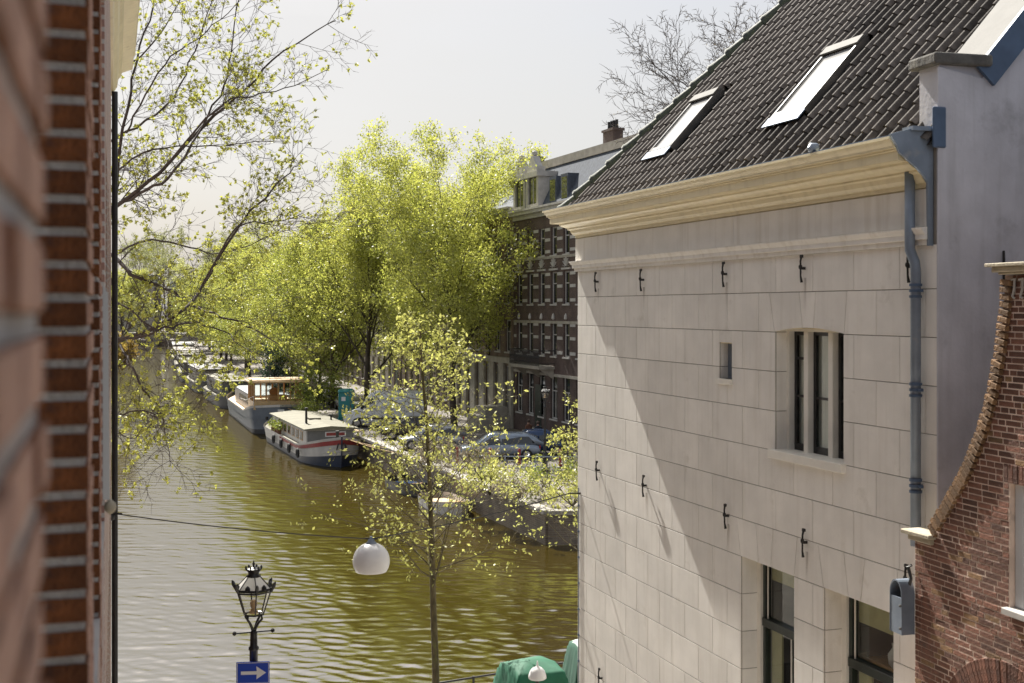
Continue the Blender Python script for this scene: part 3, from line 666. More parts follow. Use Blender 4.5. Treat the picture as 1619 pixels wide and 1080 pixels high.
for k, (a, b_, c, d) in enumerate(bricks):
    dy = br_r.uniform(-.002, .002); m_ = 'brick_brown' if br_r.random() < .08 else 'brick_red'
    if k < 300:
        key = (round((b_-a)/.012), m_)
        if key not in cache:
            h = key[0]*.006-.001; cache[key] = MB().box(-h, h, 0, .05, -.0205, .0205).build('brick', m_, BH); o = cache[key]; bev(o, .002)
        else: o = cache[key].copy(); COL.objects.link(o)
        o.parent = BH; o.location = ((a+b_)/2, dy, E0+(c+d)/2); o.rotation_euler = (0, br_r.uniform(-.006, .006), br_r.uniform(-.004, .004))
    else: mass[m_].box(a, b_, dy, .05, c, d)
for m_ in mass:
    o = mass[m_].build('brick_courses', m_, BH); o.location.z = E0; o['kind'] = 'stuff'
# rowlock bricks following the curve
pts = []; 
for (a, b_), (c, d) in zip(curve[2:], curve[3:]):
    n = max(1, int(math.hypot(c-a, d-b_)/.012))
    for i in range(n): pts.append((a+(c-a)*i/n, b_+(d-b_)*i/n))
pts = [(.21, -2.02), (.26, -1.97)]+pts
acc = 0; last = pts[0]; rb = None
for i in range(1, len(pts)):
    acc += math.hypot(pts[i][0]-last[0], pts[i][1]-last[1]); last = pts[i]
    if acc >= .054 and i < len(pts)-2:
        acc = 0; t_ = math.atan2(pts[i+1][1]-pts[i-1][1], pts[i+1][0]-pts[i-1][0])
        if rb is None: rb = MB().box(-.023, .023, -.035, .22, -.115, .012).build('edge_brick', 'brick_brown', BH); o = rb; bev(o, .005)
        else: o = rb.copy(); COL.objects.link(o); o.parent = BH
        o.location = (pts[i][0], br_r.uniform(-.008, .006), E0+pts[i][1]); o.rotation_euler = (0, -t_, br_r.uniform(-.03, .03))
        o.rotation_euler = (0, -t_+br_r.uniform(-.05, .05), 0)
        # the edge strip's back
# radial arch bricks
n = 62; ab = None
for i in range(n):
    t_ = PI*(i+.5)/n
    if ab is None: ab = MB().add([(-.020, -.004, 0), (.020, -.004, 0), (.0245, -.004, RT), (-.0245, -.004, RT), (-.020, .05, 0), (.020, .05, 0), (.0245, .05, RT), (-.0245, .05, RT)], [(0, 1, 2, 3), (7, 6, 5, 4), (0, 4, 5, 1), (1, 5, 6, 2), (2, 6, 7, 3), (3, 7, 4, 0)]).build('arch_brick', 'brick_red', BH); o = ab; bev(o, .003)
    else: o = ab.copy(); COL.objects.link(o); o.parent = BH
    r0 = AR-RT; o.location = (AC[0]+r0*math.cos(t_), br_r.uniform(-.003, .003), E0+AC[1]+r0*math.sin(t_)); o.rotation_euler = (0, PI/2-t_, 0)
    if t_ > PI/2: o.rotation_euler = (0, -(t_-PI/2), 0)
dk = MB().lathe([(AR-RT-.001, 0), (AR-RT-.001, .03)], 40, Rx(PI/2)); o = dk.build('arch_panel', 'brick_red', BH); o.location = (AC[0], .004, E0+AC[1])
# soldier lintel and white window
for i in range(16):
    o = MB().box(0, .056, -.003, .05, 0, .15).build('lintel_brick', 'brick_red', BH) if i == 0 else lb.copy()
    if i == 0: lb = o; bev(o, .003)
    else: COL.objects.link(o); o.parent = BH
    o.location = (bwin[0]-.075+i*.0625, br_r.uniform(-.003, .003), E0+bwin[3]+.006)
f = MB(); a, b_, c, d = bwin
f.box(a+.004, a+.11, .05, .14, c, d); f.box(b_-.11, b_, .05, .14, c, d); f.box(a+.11, b_-.11, .052, .14, d-.09, d); f.box(a+.11, b_-.11, .052, .14, c, c+.1)
o = f.build('window_frame', 'paint_white', BH); o.location.z = E0; bev(o, .006)
MB().box(a+.11, b_-.11, .09, .094, c+.1, d-.09).build('pane', 'glass_clear', o); MB().box(a+.11, b_-.11, .13, .135, c+.1, d-.09).build('curtain', 'curtain', o); wfb = o
o = MB().box(a-.03, b_+.05, -.06, .06, c-.055, c).build('window_sill', 'stone_white', BH); o.location.z = E0; bev(o, .005)
# shoulder stone, neck stone, hook
q = MB().slab([(-.085, -.10), (.33, -.075), (.33, .25), (-.085, .25)], -2.085, -2.045); q.slab([(-.045, -.05), (.30, -.04), (.30, .25), (-.045, .25)], -2.14, -2.0851)
o = q.build('shoulder_stone', 'sand_stone', BH); o.location.z = E0; bev(o, .008)
q = MB().slab([(1.19, -.12), (WM, -.12), (WM, .3), (1.19, .3)], .345, .375); q.slab([(1.23, -.08), (WM, -.08), (WM, .3), (1.23, .3)], .30, .3449); q.slab([(1.27, -.045), (WM, -.045), (WM, .3), (1.27, .3)], .281, .2999)
o = q.build('neck_stone', 'sand_stone', BH); o.location.z = E0; bev(o, .006)
o = MB().tube([(-.02, -.02, -2.38), (-.05, -.04, -2.40), (-.015, -.03, -2.50), (-.055, -.035, -2.62), (-.015, -.02, -2.74)], [.013, .018, .014, .022, .012], 6).build('iron_hook', 'iron', BH); o.location.z = E0
# white ornament letters carved by the neck (two pale scrolls)
for x in (1.42, 1.52):
    o = MB().tube([(x-.02, -.012, .235), (x+.025, -.012, .245), (x+.02, -.012, .16), (x-.005, -.012, .10), (x+.02, -.012, .085)], .011, 6).build('iron_scroll', 'stone_white', BH); o.location.z = E0
# rounded zinc hood on the brick corner
ZL = thing('metal_hood', 'round topped grey metal hood fixed to the left edge of the brick house', 'vent hood', BO+Vector((0, 0, EYE-3.02)), BRZ)
w0 = .205; hh = []
for i in range(13): t_ = PI*i/12; hh.append((-.10-.10*math.cos(t_), .10+.27+.13*math.sin(t_)))
def ring(mb, y0, y1, pts_, th=.008):
    c = Vector((-.10, 0, .22)); k = len(pts_)
    inn = [((p[0]-c.x)*.93+c.x, (p[1]-c.z)*.95+c.z) for p in pts_]
    for i in range(k-1): mb.prism([pts_[i], pts_[i+1], inn[i+1], inn[i]], y0, y1)
outl = [(-.20, 0.0)]+hh+[(0.0, 0.0)]
q = MB(); ring(q, -.14, .0, outl); q.build('shell', 'zinc', ZL)
MB().box(-.192, -.006, -.136, -.126, .0, .34).build('front_plate', 'zinc', ZL)
MB().prism([(p[0]*.96-.004, p[1]) for p in outl], -.012, -.002).build('back_plate', 'iron', ZL)
for z_ in (.06, .27): MB().lathe([(.012, 0), (.014, .012), (.004, .02)], 8, T(-.012, -.14, z_) @ Rx(PI/2)).build('bolt', 'zinc_pale', ZL)
MB().lathe([(.01, -.03), (.035, -.01), (.035, .02), (.01, .045)], 10, T(-.06, -.06, .36)).build('lamp_bulb', 'lamp_globe', ZL, True)
# side wall and roof behind the gable
o = MB().box(0.02, WM, .301, 5.5, -EYE, -2.1).build('house_body', 'far_brick_brown', BH); o.location.z = E0

# ------------------------------------------------------------------ left: brick house the photograph is taken from
LRZ = math.atan2(1, -.3148)
LH = thing('near_brick_house', 'red brick house wall with pale mortar and window jambs very close at the left', 'house', (-.0458, 0, 0), LRZ)
LP = [(-1.2, .92), (2.42, 2.97), (4.50, 5.05), (6.55, 7.1)]       # piers along the facade; local x runs away, y runs into the house
lr = random.Random(5); CH = .06
core2 = MB()
for k, (a, b_) in enumerate(LP):
    core = MB()
    zr = ((-.55, .45), (-1.0, .9), (-1.7, 1.4), (0, 0))[k]
    for z0, z1, mm in ((zr[0], zr[1], core), (-EYE, zr[0], core2), (zr[1], 6.0, core2)):
        if z1-z0 > .01:
            ins = .007 if mm is core else 0
            mm.box(a+ins, b_-ins, ins, .28, z0, z1)
    if k == 3: continue
    z = zr[0]; i = 0
    while z < zr[1]-.01:
        x = a+.0 if a > 0 else .30; off = .105 if i % 2 else 0
        xs = [x]
        if off and a > 0: xs.append(x+off)
        elif a < 0: xs[0] = .30+off
        while xs[-1]+.215 < b_-.03: xs.append(xs[-1]+.215)
        xs.append(b_)
        for c, d in zip(xs, xs[1:]):
            if d-c < .03: continue
            w_ = d-c-(.014 if d < b_-1e-6 else 0); q = MB().box(0, w_, 0, .20 if c == a else .10, 0, CH-.016)
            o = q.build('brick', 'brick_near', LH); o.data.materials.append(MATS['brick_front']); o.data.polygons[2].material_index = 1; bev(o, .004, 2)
            o.location = (c+lr.uniform(-.002, .002), lr.uniform(-.002, .003), EYE+z+.008); o.rotation_euler = (lr.uniform(-.012, .012), lr.uniform(-.008, .008), 0)
        z += CH; i += 1
    o = core.build('mortar_bed', 'mortar_near', LH); o.location.z = EYE
o = core2.build('wall', 'wall_brick_near', LH); o.location.z = EYE
# windows between the piers
for a, b_ in ((.92, 2.42), (2.97, 4.50), (5.05, 6.55)):
    w_ = MB(); z0, z1 = EYE-1.05, EYE+1.5
    w_.box(a, b_, .001, .28, -.001, z0); w_.box(a, b_, .001, .28, z1, 14.5); w_.build('wall_panel', 'wall_brick_near', LH)
    f = MB(); f.box(a, a+.08, .12, .20, z0, z1); f.box(b_-.08, b_, .12, .20, z0, z1); f.box(a+.08, b_-.08, .12, .20, z0, z0+.08); f.box(a+.08, b_-.08, .12, .20, z1-.08, z1); f.box(a+.08, b_-.08, .125, .195, EYE+.35, EYE+.42)
    o = f.build('window_frame', 'white_frame', LH); MB().box(a+.08, b_-.08, .158, .162, z0+.08, z1-.08).build('pane', 'glass_dark', o)
MB().box(-1.2, 7.1, .2801, 6, 0, 14.4).build('house_body', 'wall_brick_near', LH)
# next houses on the same side, dark fronts with a cream cornice
DH = thing('dark_front_house', 'dark fronted house at the left with cream boxed cornice ending at the canal', 'house', (-.0458, 0, 0), LRZ)
q = MB(); lops = [(7.7+2.1*i, 9.0+2.1*i, z0, z0+2.0) for i in range(7) for z0 in (1.0, 4.2, 7.5)]
wall_grid(q, 7.101, 23.07, 0, 12.2, lops, .2, .0)
q.quad((23.07, 0, 0), (23.07, 8, 0), (23.07, 8, 12.9), (23.07, 0, 12.9)); q.quad((7.101, 0, 12.2), (23.07, 0, 12.2), (23.07, 0, 12.9), (7.101, 0, 12.9)); q.build('wall', 'left_brick', DH)
wm = None
for a, b_, c, d in lops:
    if wm is None:
        f = MB(); f.box(0, .08, .1, .18, 0, 2); f.box(1.22, 1.3, .1, .18, 0, 2); f.box(.08, 1.22, .1, .18, 0, .08); f.box(.08, 1.22, .1, .18, 1.92, 2); f.box(.08, 1.22, .11, .17, 1.3, 1.36)
        wm = f.build('window_frame', 'black_paint', DH); MB().box(.08, 1.22, .138, .142, .08, 1.92).build('pane', 'glass_dark', wm); wm.location = (a, 0, c)
    else: dup(wm, DH, (a, 0, c))
cp = [(0, 12.2), (.04, 12.2), (.05, 12.3), (.10, 12.36), (.12, 12.5), (.16, 12.55), (.18, 12.62), (.36, 12.70), (.36, 12.90), (.40, 12.95), (.42, 13.15), (0, 13.15)]
q = MB(); n = len(cp); q.v = [(7.2, -p, v) for p, v in cp]+[(23.07+p*.3, -p, v) for p, v in cp]; q.f = [(i, i+n, i+n+1, i+1) for i in range(n-1)]+[tuple(range(n)), tuple(range(2*n-1, n-1, -1))]
q.build('cornice', 'cream_paint', DH)
MB().add([(7.1, 0, 13.1), (23.07, 0, 13.1), (23.07, 4, 17), (7.1, 4, 17), (7.1, 8, 13.1), (23.07, 8, 13.1)], [(0, 1, 2, 3), (3, 2, 5, 4), (1, 5, 2)]).build('roof', 'slate', DH)
MB().box(7.1, 23.0, .21, 8, 0, 12.9).build('house_body', 'room_dark', DH)
q = MB().tube([(22.6, -.06, 0), (22.6, -.06, 12.2)], .05, 8).build('downpipe', 'black_paint', DH)
# white board fixed to the left front
WB = thing('white_board', 'narrow white painted upright board fixed to the left brick front', 'board', (-.0458, 0, 0), LRZ)
MB().add([(5.4, -.001, EYE-.78), (5.4, -.028, EYE-.78), (5.42, -.028, EYE-.78), (5.42, -.001, EYE-.78), (5.4, -.001, EYE+.10), (5.4, -.022, EYE+.06), (5.42, -.022, EYE+.06), (5.42, -.001, EYE+.10)], [(0, 1, 2, 3), (4, 7, 6, 5), (0, 4, 5, 1), (1, 5, 6, 2), (2, 6, 7, 3), (3, 7, 4, 0)]).build('board', 'paint_white', WB)
MB().lathe([(.005, -.03), (.022, -.015), (.026, 0), (.022, .015), (.005, .03)], 10, T(5.41, -.03, EYE-.81)).build('knob', 'sand_stone', WB, True)

# unseen rest of the street: houses added to block sky light
def unseen_street_house(label, loc, rz, x0, x1, H_, wm_, side):
    t_ = thing('unseen_street_house', label, 'house', loc, rz, 'unseen houses along the rest of the street'); op = []
    n = int((x1-x0)/2.2)
    for i in range(n):
        for z0 in (1.0, 4.0, 6.9): op.append((x0+.5+2.2*i, x0+1.7+2.2*i, z0, z0+1.9))
    q = MB(); wall_grid(q, x0, x1, 0, H_, op, .2); q.quad((x0, 0, 0), (x0, 8, 0), (x0, 8, H_), (x0, 0, H_)); q.quad((x1, 8, 0), (x1, 0, 0), (x1, 0, H_), (x1, 8, H_)); q.build('wall', wm_, t_)
    MB().box(x0+.01, x1-.01, .201, 8, 0, H_-.05).build('house_body', 'glass_dark', t_)
    MB().add([(x0, -.3, H_), (x1, -.3, H_), (x1, 4, H_+3.5), (x0, 4, H_+3.5), (x1, 8, H_), (x0, 8, H_)], [(0, 1, 2, 3), (3, 2, 4, 5), (1, 4, 2), (5, 0, 3)]).build('roof', 'slate', t_)
unseen_street_house('unseen brick house behind the viewer on the left side of the street', (-.0458, 0, 0), LRZ, -26, -1.201, 11.0, 'wall_brick_near', 0)
unseen_street_house('unseen brick house further along the street right of the curved gable', BO, BRZ, WM+.01, 30, 9.5, 'far_brick_brown', 1)

# ------------------------------------------------------------------ span wire and dome lamp
def at(px, py, y): return Vector(((px-809.5)/FPX*y, y, EYE+(488-py)/FPX*y))
A = at(180, 812, 21.4); Bp = at(587, 852, 20.9); Cw = WO+Matrix.Rotation(WRZ, 3, 'Z') @ Vector((.05, -.16, EYE-2.985))
def catn(a, b_, sag, n=12): return [a.lerp(b_, i/n)-Vector((0, 0, sag*4*(i/n)*(1-i/n))) for i in range(n+1)]
o = MB().tube(catn(A, Bp, .05)+catn(Bp, Cw, .05)[1:], .010, 5).build('span_wire', 'wire_steel'); tag(o, 'thin steel wire spanning the street from left front to white house corner', 'wire')
IN = thing('wire_insulator', 'black insulator where the span wire leaves the left house', 'insulator', A)
MB().tube([(-.22, -.02, .02), (-.05, 0, 0), (.14, 0, -.005)], [.02, .024, .015], 6).build('eye_bolt', 'iron', IN)
MB().lathe([(.01, -.12), (.055, -.10), (.065, -.06), (.04, -.02), (.01, 0)], 10, T(-.04, 0, -.0)).build('knob', 'iron', IN, True)
DL = thing('dome_lamp', 'large pale dome street lamp hanging over the water from the span wire', 'lamp', Bp-Vector((0, 0, .10)))
pr = [(.02, -.440), (.235, -.445), (.252, -.44)]+[(.306*math.cos(t_), -.265+.306*math.sin(t_)) for t_ in [-.56+.2*i for i in range(10)]]
MB().lathe(pr, 32).build('dome', 'lamp_globe', DL, True)
MB().lathe([(.10, .0), (.09, .03), (.06, .06), (.05, .10), (.02, .11), (.02, .14)], 16).build('neck', 'zinc', DL, True)
MB().tube([(-.10, 0, .104), (.10, 0, .104)], .016, 6).build('clamp', 'iron', DL)

# ------------------------------------------------------------------ crown lanterns
def lantern(name, label, loc, rz, sign=False, group=None, h=5.19):
    t_ = thing(name, label, 'street lamp', loc, rz, group); z0 = h-.72; K = .66          # glass bottom
    k = 6; ph = PI/6
    def ringp(r, z): return [(r*math.cos(ph+2*PI*i/k), r*math.sin(ph+2*PI*i/k), z) for i in range(k)]
    lo, hi, tp = ringp(.135, z0), ringp(.245, z0+.335), ringp(.085, z0+.50)
    for i in range(k):
        j = (i+1) % k
        MB().tube([lo[i], hi[i]], .010, 5).build('corner_bar', 'black_paint', t_)
        MB().tube([hi[i], tp[i]], .008, 5).build('roof_bar', 'black_paint', t_)
        MB().add([lo[i], lo[j], hi[j], hi[i]], [(0, 1, 2, 3)]).build('pane', 'glass_lamp', t_)
        MB().add([hi[i], hi[j], tp[j], tp[i]], [(0, 1, 2, 3)]).build('roof_pane', 'opal', t_)
        c = [a*1.08 for a in hi[i][:2]]
        MB().tube([(hi[i][0], hi[i][1], z0+.31), (c[0]*1.05, c[1]*1.05, z0+.375), (c[0]*1.10, c[1]*1.10, z0+.415), (c[0]*1.15, c[1]*1.15, z0+.435)], [.016, .026, .020, .004], 6).build('corner_finial', 'black_paint', t_)
        mid = [(hi[i][n]+hi[j][n])/2 for n in range(3)]
        MB().lathe([(.012, -.01), (.034, .02), (.03, .05), (.006, .075)], 8, T(*mid)).build('rosette', 'black_paint', t_)
    q = MB()
    for i in range(k): j = (i+1) % k; q.tube([hi[i], hi[j]], .017, 5); q.tube([lo[i], lo[j]], .013, 5); q.tube([(hi[i][0]*1.03, hi[i][1]*1.03, hi[i][2]-.03), (hi[j][0]*1.03, hi[j][1]*1.03, hi[j][2]-.03)], .012, 5)
    q.build('rim', 'black_paint', t_)
    q = MB().lathe([(.085, .74), (.10, .77), (.07, .79), (.075, .84), (.115, .90), (.095, .91), (.05, .925), (.03, .94), (.012, .95), (.014, .985), (.022, 1.0), (.012, 1.015), (.008, 1.06), (.002, 1.075)], 12, T(0, 0, z0) @ Matrix.Scale(K, 4, (0, 0, 1))).build('crown', 'black_paint', t_, True)
    for i in range(6): MB().lathe([(.008, 0), (.018, .02), (.004, .045)], 6, T(.10*math.cos(i*PI/3), .10*math.sin(i*PI/3), z0+.595)).build('crown_point', 'black_paint', t_)
    MB().lathe([(.0, 0), (.075, .0), (.08, .04), (.045, .07), (.045, .10), (.06, .13), (.065, .19), (.04, .23), (.0, .24)], 12, T(0, 0, z0+.01) @ Matrix.Scale(.75, 4)).build('burner', 'wood_pale', t_, True)
    for i in range(4):
        a = i*PI/2+PI/4; c, s_ = math.cos(a), math.sin(a)
        MB().tube([(.12*c, .12*s_, z0), (.135*c, .135*s_, z0-.05), (.07*c, .07*s_, z0-.12), (.035*c, .035*s_, z0-.18), (.02*c, .02*s_, z0-.22)], [.014, .016, .018, .018, .02], 6).build('bracket', 'black_paint', t_, True)
    q = MB().tube([(-.24, 0, z0-.24), (.24, 0, z0-.24)], .010, 6)
    for x in (-.25, .25): q.lathe([(.004, -.03), (.024, -.016), (.028, 0), (.024, .016), (.004, .03)], 8, T(x, 0, z0-.24))
    q.build('ladder_bar', 'black_paint', t_)
    MB().lathe([(.20, 0), (.20, .12), (.15, .18), (.14, .75), (.16, .80), (.10, .90), (.085, 1.1), (.075, 1.6), (.09, 1.65), (.06, 1.72), (.055, z0-.48), (.068, z0-.47), (.068, z0-.44), (.05, z0-.42), (.045, z0-.26), (.05, z0-.245), (.03, z0-.22), (.02, z0-.20)], 14).build('post', 'black_paint', t_, True)
    return t_
NL = lantern('crown_lantern', 'black crown lantern on a post rising before the water at the lower left', (-3.41, 16.7, 0), .35)
SG = thing('arrow_sign', 'blue one way sign with white right arrow on the lantern post', 'sign', (-3.40, 16.60, 3.72), .10)
q = MB().box(-.215, .215, 0, .012, -.145, .145).build('plate', 'sign_blue', SG); bev(q, .004)
q = MB()
for x0, x1, z0, z1 in ((-.205, .205, .128, .134), (-.205, .205, -.134, -.128), (-.205, -.199, -.128, .128), (.199, .205, -.128, .128)): q.box(x0, x1, -.0025, 0.001, z0, z1)
q.build('border', 'sign_white', SG)
MB().prism([(-.155, -.022), (.05, -.022), (.045, -.085), (.17, .0), (.045, .085), (.05, .022), (-.155, .022)], -.004, .001).build('arrow', 'sign_white', SG)
MB().box(-.03, .03, .0125, .06, -.10, .10).build('clamp', 'iron', SG)
lantern('crown_lantern', 'black crown lantern on the far quay by the dark brick house', (1.72, 66, 0), .2, h=4.55)
lantern('crown_lantern', 'distant crown lantern standing against the stone fronts beside the white corner', (4.7, 82, 0), .5, h=4.7)

# ------------------------------------------------------------------ near quay: railing, tarpaulins
RL = thing('quay_railing', 'thin dark railing along the near quay by the green tarpaulin', 'railing', (0, 0, 0))
p0, p1 = Vector((-9.2, 20.95, 0)), Vector((11.0, 32.4, 0)); dd = (p1-p0).normalized()
for z_ in (1.0, .55): MB().tube([p0+Vector((0, 0, z_)), p1+Vector((0, 0, z_))], .022, 6).build('rail', 'iron', RL)
n = 13
for i in range(n): b0 = p0.lerp(p1, i/(n-1)); MB().tube([b0, b0+Vector((0, 0, 1.03))], .028, 6).build('post', 'iron', RL)
def tarp(name, label, c, rx, ry, z_top, drop, m, rz, seed, lift=.12, m2=None):
    t_ = thing(name, label, 'tarpaulin', (c[0], c[1], 0), rz); rs = np.random.RandomState(seed); n = 30; vs = []; fs = []
    ph = rs.rand(6)*6
    for i in range(n+1):
        for j in range(n+1):
            a = -1+2*i/n; b_ = -1+2*j/n; r = max(abs(a), abs(b_))
            flat = max(0, 1-r/.62)
            k = max(0., (r-.62)/.38)
            sx = a*(1-.10*k); sy = b_*(1-.10*k)
            fold = .05*k*math.sin(7*math.atan2(b_, a)+ph[0])+.025*k*math.sin(17*math.atan2(b_, a)+ph[1])
            z = z_top+lift*(1-abs(b_))*(1 if r < .62 else 1-k)*.9 - drop*k**1.15 - .10*min(r/.62, 1)**2 + .018*math.sin(5*a+ph[2])*math.sin(4*b_+ph[3])
            vs.append((sx*rx*(1+fold), sy*ry*(1+fold), z))
    for i in range(n):
        for j in range(n): q = i*(n+1)+j; fs.append((q, q+n+1, q+n+2, q+1))
    o = obj('cover', vs, fs, m, t_, True); 
    if m2:
        top = [i for i, f in enumerate(o.data.polygons) if f.center.z > z_top-.06]
        o.data.materials.append(MATS[m2])
        for i in top: o.data.polygons[i].material_index = 1
    MB().box(-rx*.5, rx*.5, -ry*.5, ry*.5, 0.0, z_top-.4).build('covered_load', 'room_dark', t_)
    return t_
tarp('green_tarpaulin', 'bright green tarpaulin draped over a stall beside the white house corner', (.36, 22.6), .72, .80, 2.15, 1.0, 'tarp_green', .35, 2)
tarp('dark_green_tarpaulin', 'dark green tarpaulin with pale mint top half hidden behind the white corner', (1.55, 23.9), .62, .7, 2.22, 1.0, 'tarp_dark', .2, 5, .06, 'tarp_mint')
FD = thing('small_dome', 'small pale dome with a spike standing in front of the green tarpaulin', 'lamp', (.43, 21.45, 0), 0)
MB().lathe([(.135, 2.22), (.155, 2.235), (.15, 2.29), (.125, 2.36), (.08, 2.41), (.03, 2.435), (.018, 2.45), (.014, 2.50), (.004, 2.53)], 20).build('dome', 'lamp_globe', FD, True)
MB().tube([(0, 0, 0), (0, 0, 2.23)], .03, 8).build('post', 'iron', FD)

# ------------------------------------------------------------------ trees
def rotv(v, axis, a): return Matrix.Rotation(a, 3, axis) @ v
class Tree:
    def __init__(s, seed): s.r = random.Random(seed); s.poly = []; s.tips = []
    def grow(s, p, d, L, r, lvl, mx, P):
        R = s.r; n = P['seg'][min(lvl, len(P['seg'])-1)]; pts = [p.copy()]; rs = [r]; q = p.copy(); d = d.normalized(); e = P['end']
        wob = P['wob'][min(lvl, len(P['wob'])-1)]; up = P['up'][min(lvl, len(P['up'])-1)]; dirs = [d.copy()]
        for i in range(n):
            d = (d+Vector((R.gauss(0, wob), R.gauss(0, wob), R.gauss(0, wob)+up))).normalized(); q = q+d*(L/n); pts.append(q.copy()); rs.append(r*(1-(1-e)*(i+1)/n)); dirs.append(d.copy())
        s.poly.append((pts, rs, lvl))
        if lvl >= mx: s.tips.append((pts, lvl)); return
        nb = P['nb'][lvl]; lo = P['lo'][lvl]
        for k in range(nb):
            f = lo+(1-lo)*(k+R.random()*.9)/nb; x = f*n; i = min(int(x), n-1); b = pts[i].lerp(pts[i+1], x-i); dd_ = dirs[i+1]
            ang = math.radians(R.gauss(P['ang'][lvl], P['ang'][lvl]*.2)); ax = dd_.orthogonal().normalized(); ax = rotv(ax, dd_, k*2.4+R.uniform(-.5, .5)); nd = rotv(dd_, ax, ang)
            Lk = L*P['len'][lvl]*(1-P['tap'][lvl]*(f-lo)/(1-lo+1e-6))*R.uniform(.75, 1.2); s.grow(b, nd, Lk, max(rs[i]*P['rad'][lvl], P['rmin']), lvl+1, mx, P)
        if P.get('cont', True) and lvl > 0: s.tips.append((pts[-2:], lvl))
    def wood(s, m, parent, name='trunk', sides=(9, 6, 4, 3, 3)):
        mb = MB()
        for pts, rs, l in s.poly: mb.tube(pts, rs, sides[min(l, len(sides)-1)], cap=False)
        return mb.build(name, m, parent, True)
    def leaves(s, n_per, spread, size, m, parent, seed, name='crown', keep=1.0, up=0.0):
        rs = np.random.RandomState(seed); C = []
        for pts, l in s.tips:
            if rs.rand() > keep: continue
            P_ = np.array([tuple(p) for p in pts]); k = max(1, rs.poisson(n_per)); t_ = rs.rand(k)*(len(P_)-1); i = np.minimum(t_.astype(int), len(P_)-2); f = (t_-i)[:, None]
            C.append(P_[i]*(1-f)+P_[i+1]*f+rs.normal(size=(k, 3))*spread)
        C = np.concatenate(C); U, V = leaf_axes(rs, len(C), size, .6, up); return quads(name, C, U, V, m, parent)
ELM = dict(seg=(6, 6, 5, 4, 3), wob=(.03, .06, .09, .13, .15), up=(0, .035, .02, .0, -.02), end=.25, nb=(17, 11, 6, 5), lo=(.17, .13, .15, .1), ang=(44, 40, 40, 42), len=(.62, .52, .46, .5), tap=(.22, .45, .5, .4), rad=(.42, .5, .5, .6), rmin=.010)
def elm(seed, H_, P, lm, npl, size, keep=1.0):
    root = thing('elm_tree', 'x', 'tree'); t_ = Tree(seed); t_.grow(Vector((0, 0, 0)), Vector((.02, 0, 1)), H_*.70, .26, 0, 4, P); t_.wood('bark', root)
    t_.leaves(npl, .27, size, lm, root, seed+1, keep=keep); return root
E1 = elm(21, 20.5, ELM, 'leaf_elm', 13, .155, .80)
P2 = dict(ELM); P2['ang'] = (38, 36, 38, 42)
E2 = elm(33, 20.5, P2, 'leaf_elm', 13, .155, .80)
P3 = dict(ELM); P3['ang'] = (52, 40, 38, 42)
E3 = elm(47, 17.5, P3, 'leaf_elm_deep', 14, .155, .85)
GR = 'spring elms along the far bank'
def put_elm(src, x, y, rz, sc, label, used=set()):
    if id(src) in used: o = dup(src)
    else: o = src; used.add(id(src))
    o.location = (x, y, -.02); o.rotation_euler = (0, 0, rz); o.scale = sc if hasattr(sc, '__len__') else (sc,)*3; tag(o, label, 'tree', GR); return o
put_elm(E1, -4.0, 88, 2.9, (1.0, 1.0, 1.02), 'tallest lime green elm, its crown beside the dark brick house with white bands')
put_elm(E2, -11.6, 101, 1.2, (.98, .98, 1.0), 'upright lime green elm with dark trunk standing behind the white van')
put_elm(E3, -15.3, 108, 2.2, (.92, .92, 1.0), 'lime green elm with its trunk beside the teal portable toilet')
put_elm(E1, -22.5, 131, 4.0, (.92, .92, .86), 'elm behind the grey boat, next along the bank from the toilet')
put_elm(E3, -29, 152, .9, (.95, .95, .98), 'elm over the middle moored boats, sixth from the dark brick house')
put_elm(E2, -37, 176, 2.9, (1.0, 1.0, .88), 'elm further up the bank beyond the grey boat')
put_elm(E3, -47, 208, 5.0, (1.0, 1.0, .95), 'far elm overhanging the most distant row of moored boats')
put_elm(E1, -58, 246, 3.3, (1.1, 1.1, .85), 'distant elm near the end of the far bank')
put_elm(E3, -70, 292, 1.7, (1.1, 1.1, .95), 'last elm of the far bank before the bridge')
put_elm(E2, -1.5, 97, 5.2, (.85, .85, .92), 'slimmer elm close to the house fronts behind the tallest elm')
put_elm(E3, -19, 119, 3.6, (.8, .8, .86), 'smaller elm squeezed between two bigger ones behind the grey boat')
for k, (y, dx, rz, sc, src, lab) in enumerate([(126, 2.2, .4, .55, E3, 'small leafy elm right above the dark barge'), (141, 2.2, 1.4, .6, E3, 'small leafy elm above the second dark houseboat'), (158, 2.4, 2.5, .62, E3, 'small leafy elm above the navy houseboat'), (182, 2.4, 3.4, .7, E3, 'small leafy elm over the distant barge'), (214, 2.6, 4.6, .8, E3, 'small elm over the far houseboat'), (262, 2.6, 5.5, .9, E3, 'small elm over the farthest houseboat'), (114, 3.0, 1.9, .5, E3, 'small leafy elm beside the dark evergreen')]):
    put_elm(src, bank_x(y)+dx, y, rz, (sc*1.15, sc*1.15, sc), lab)
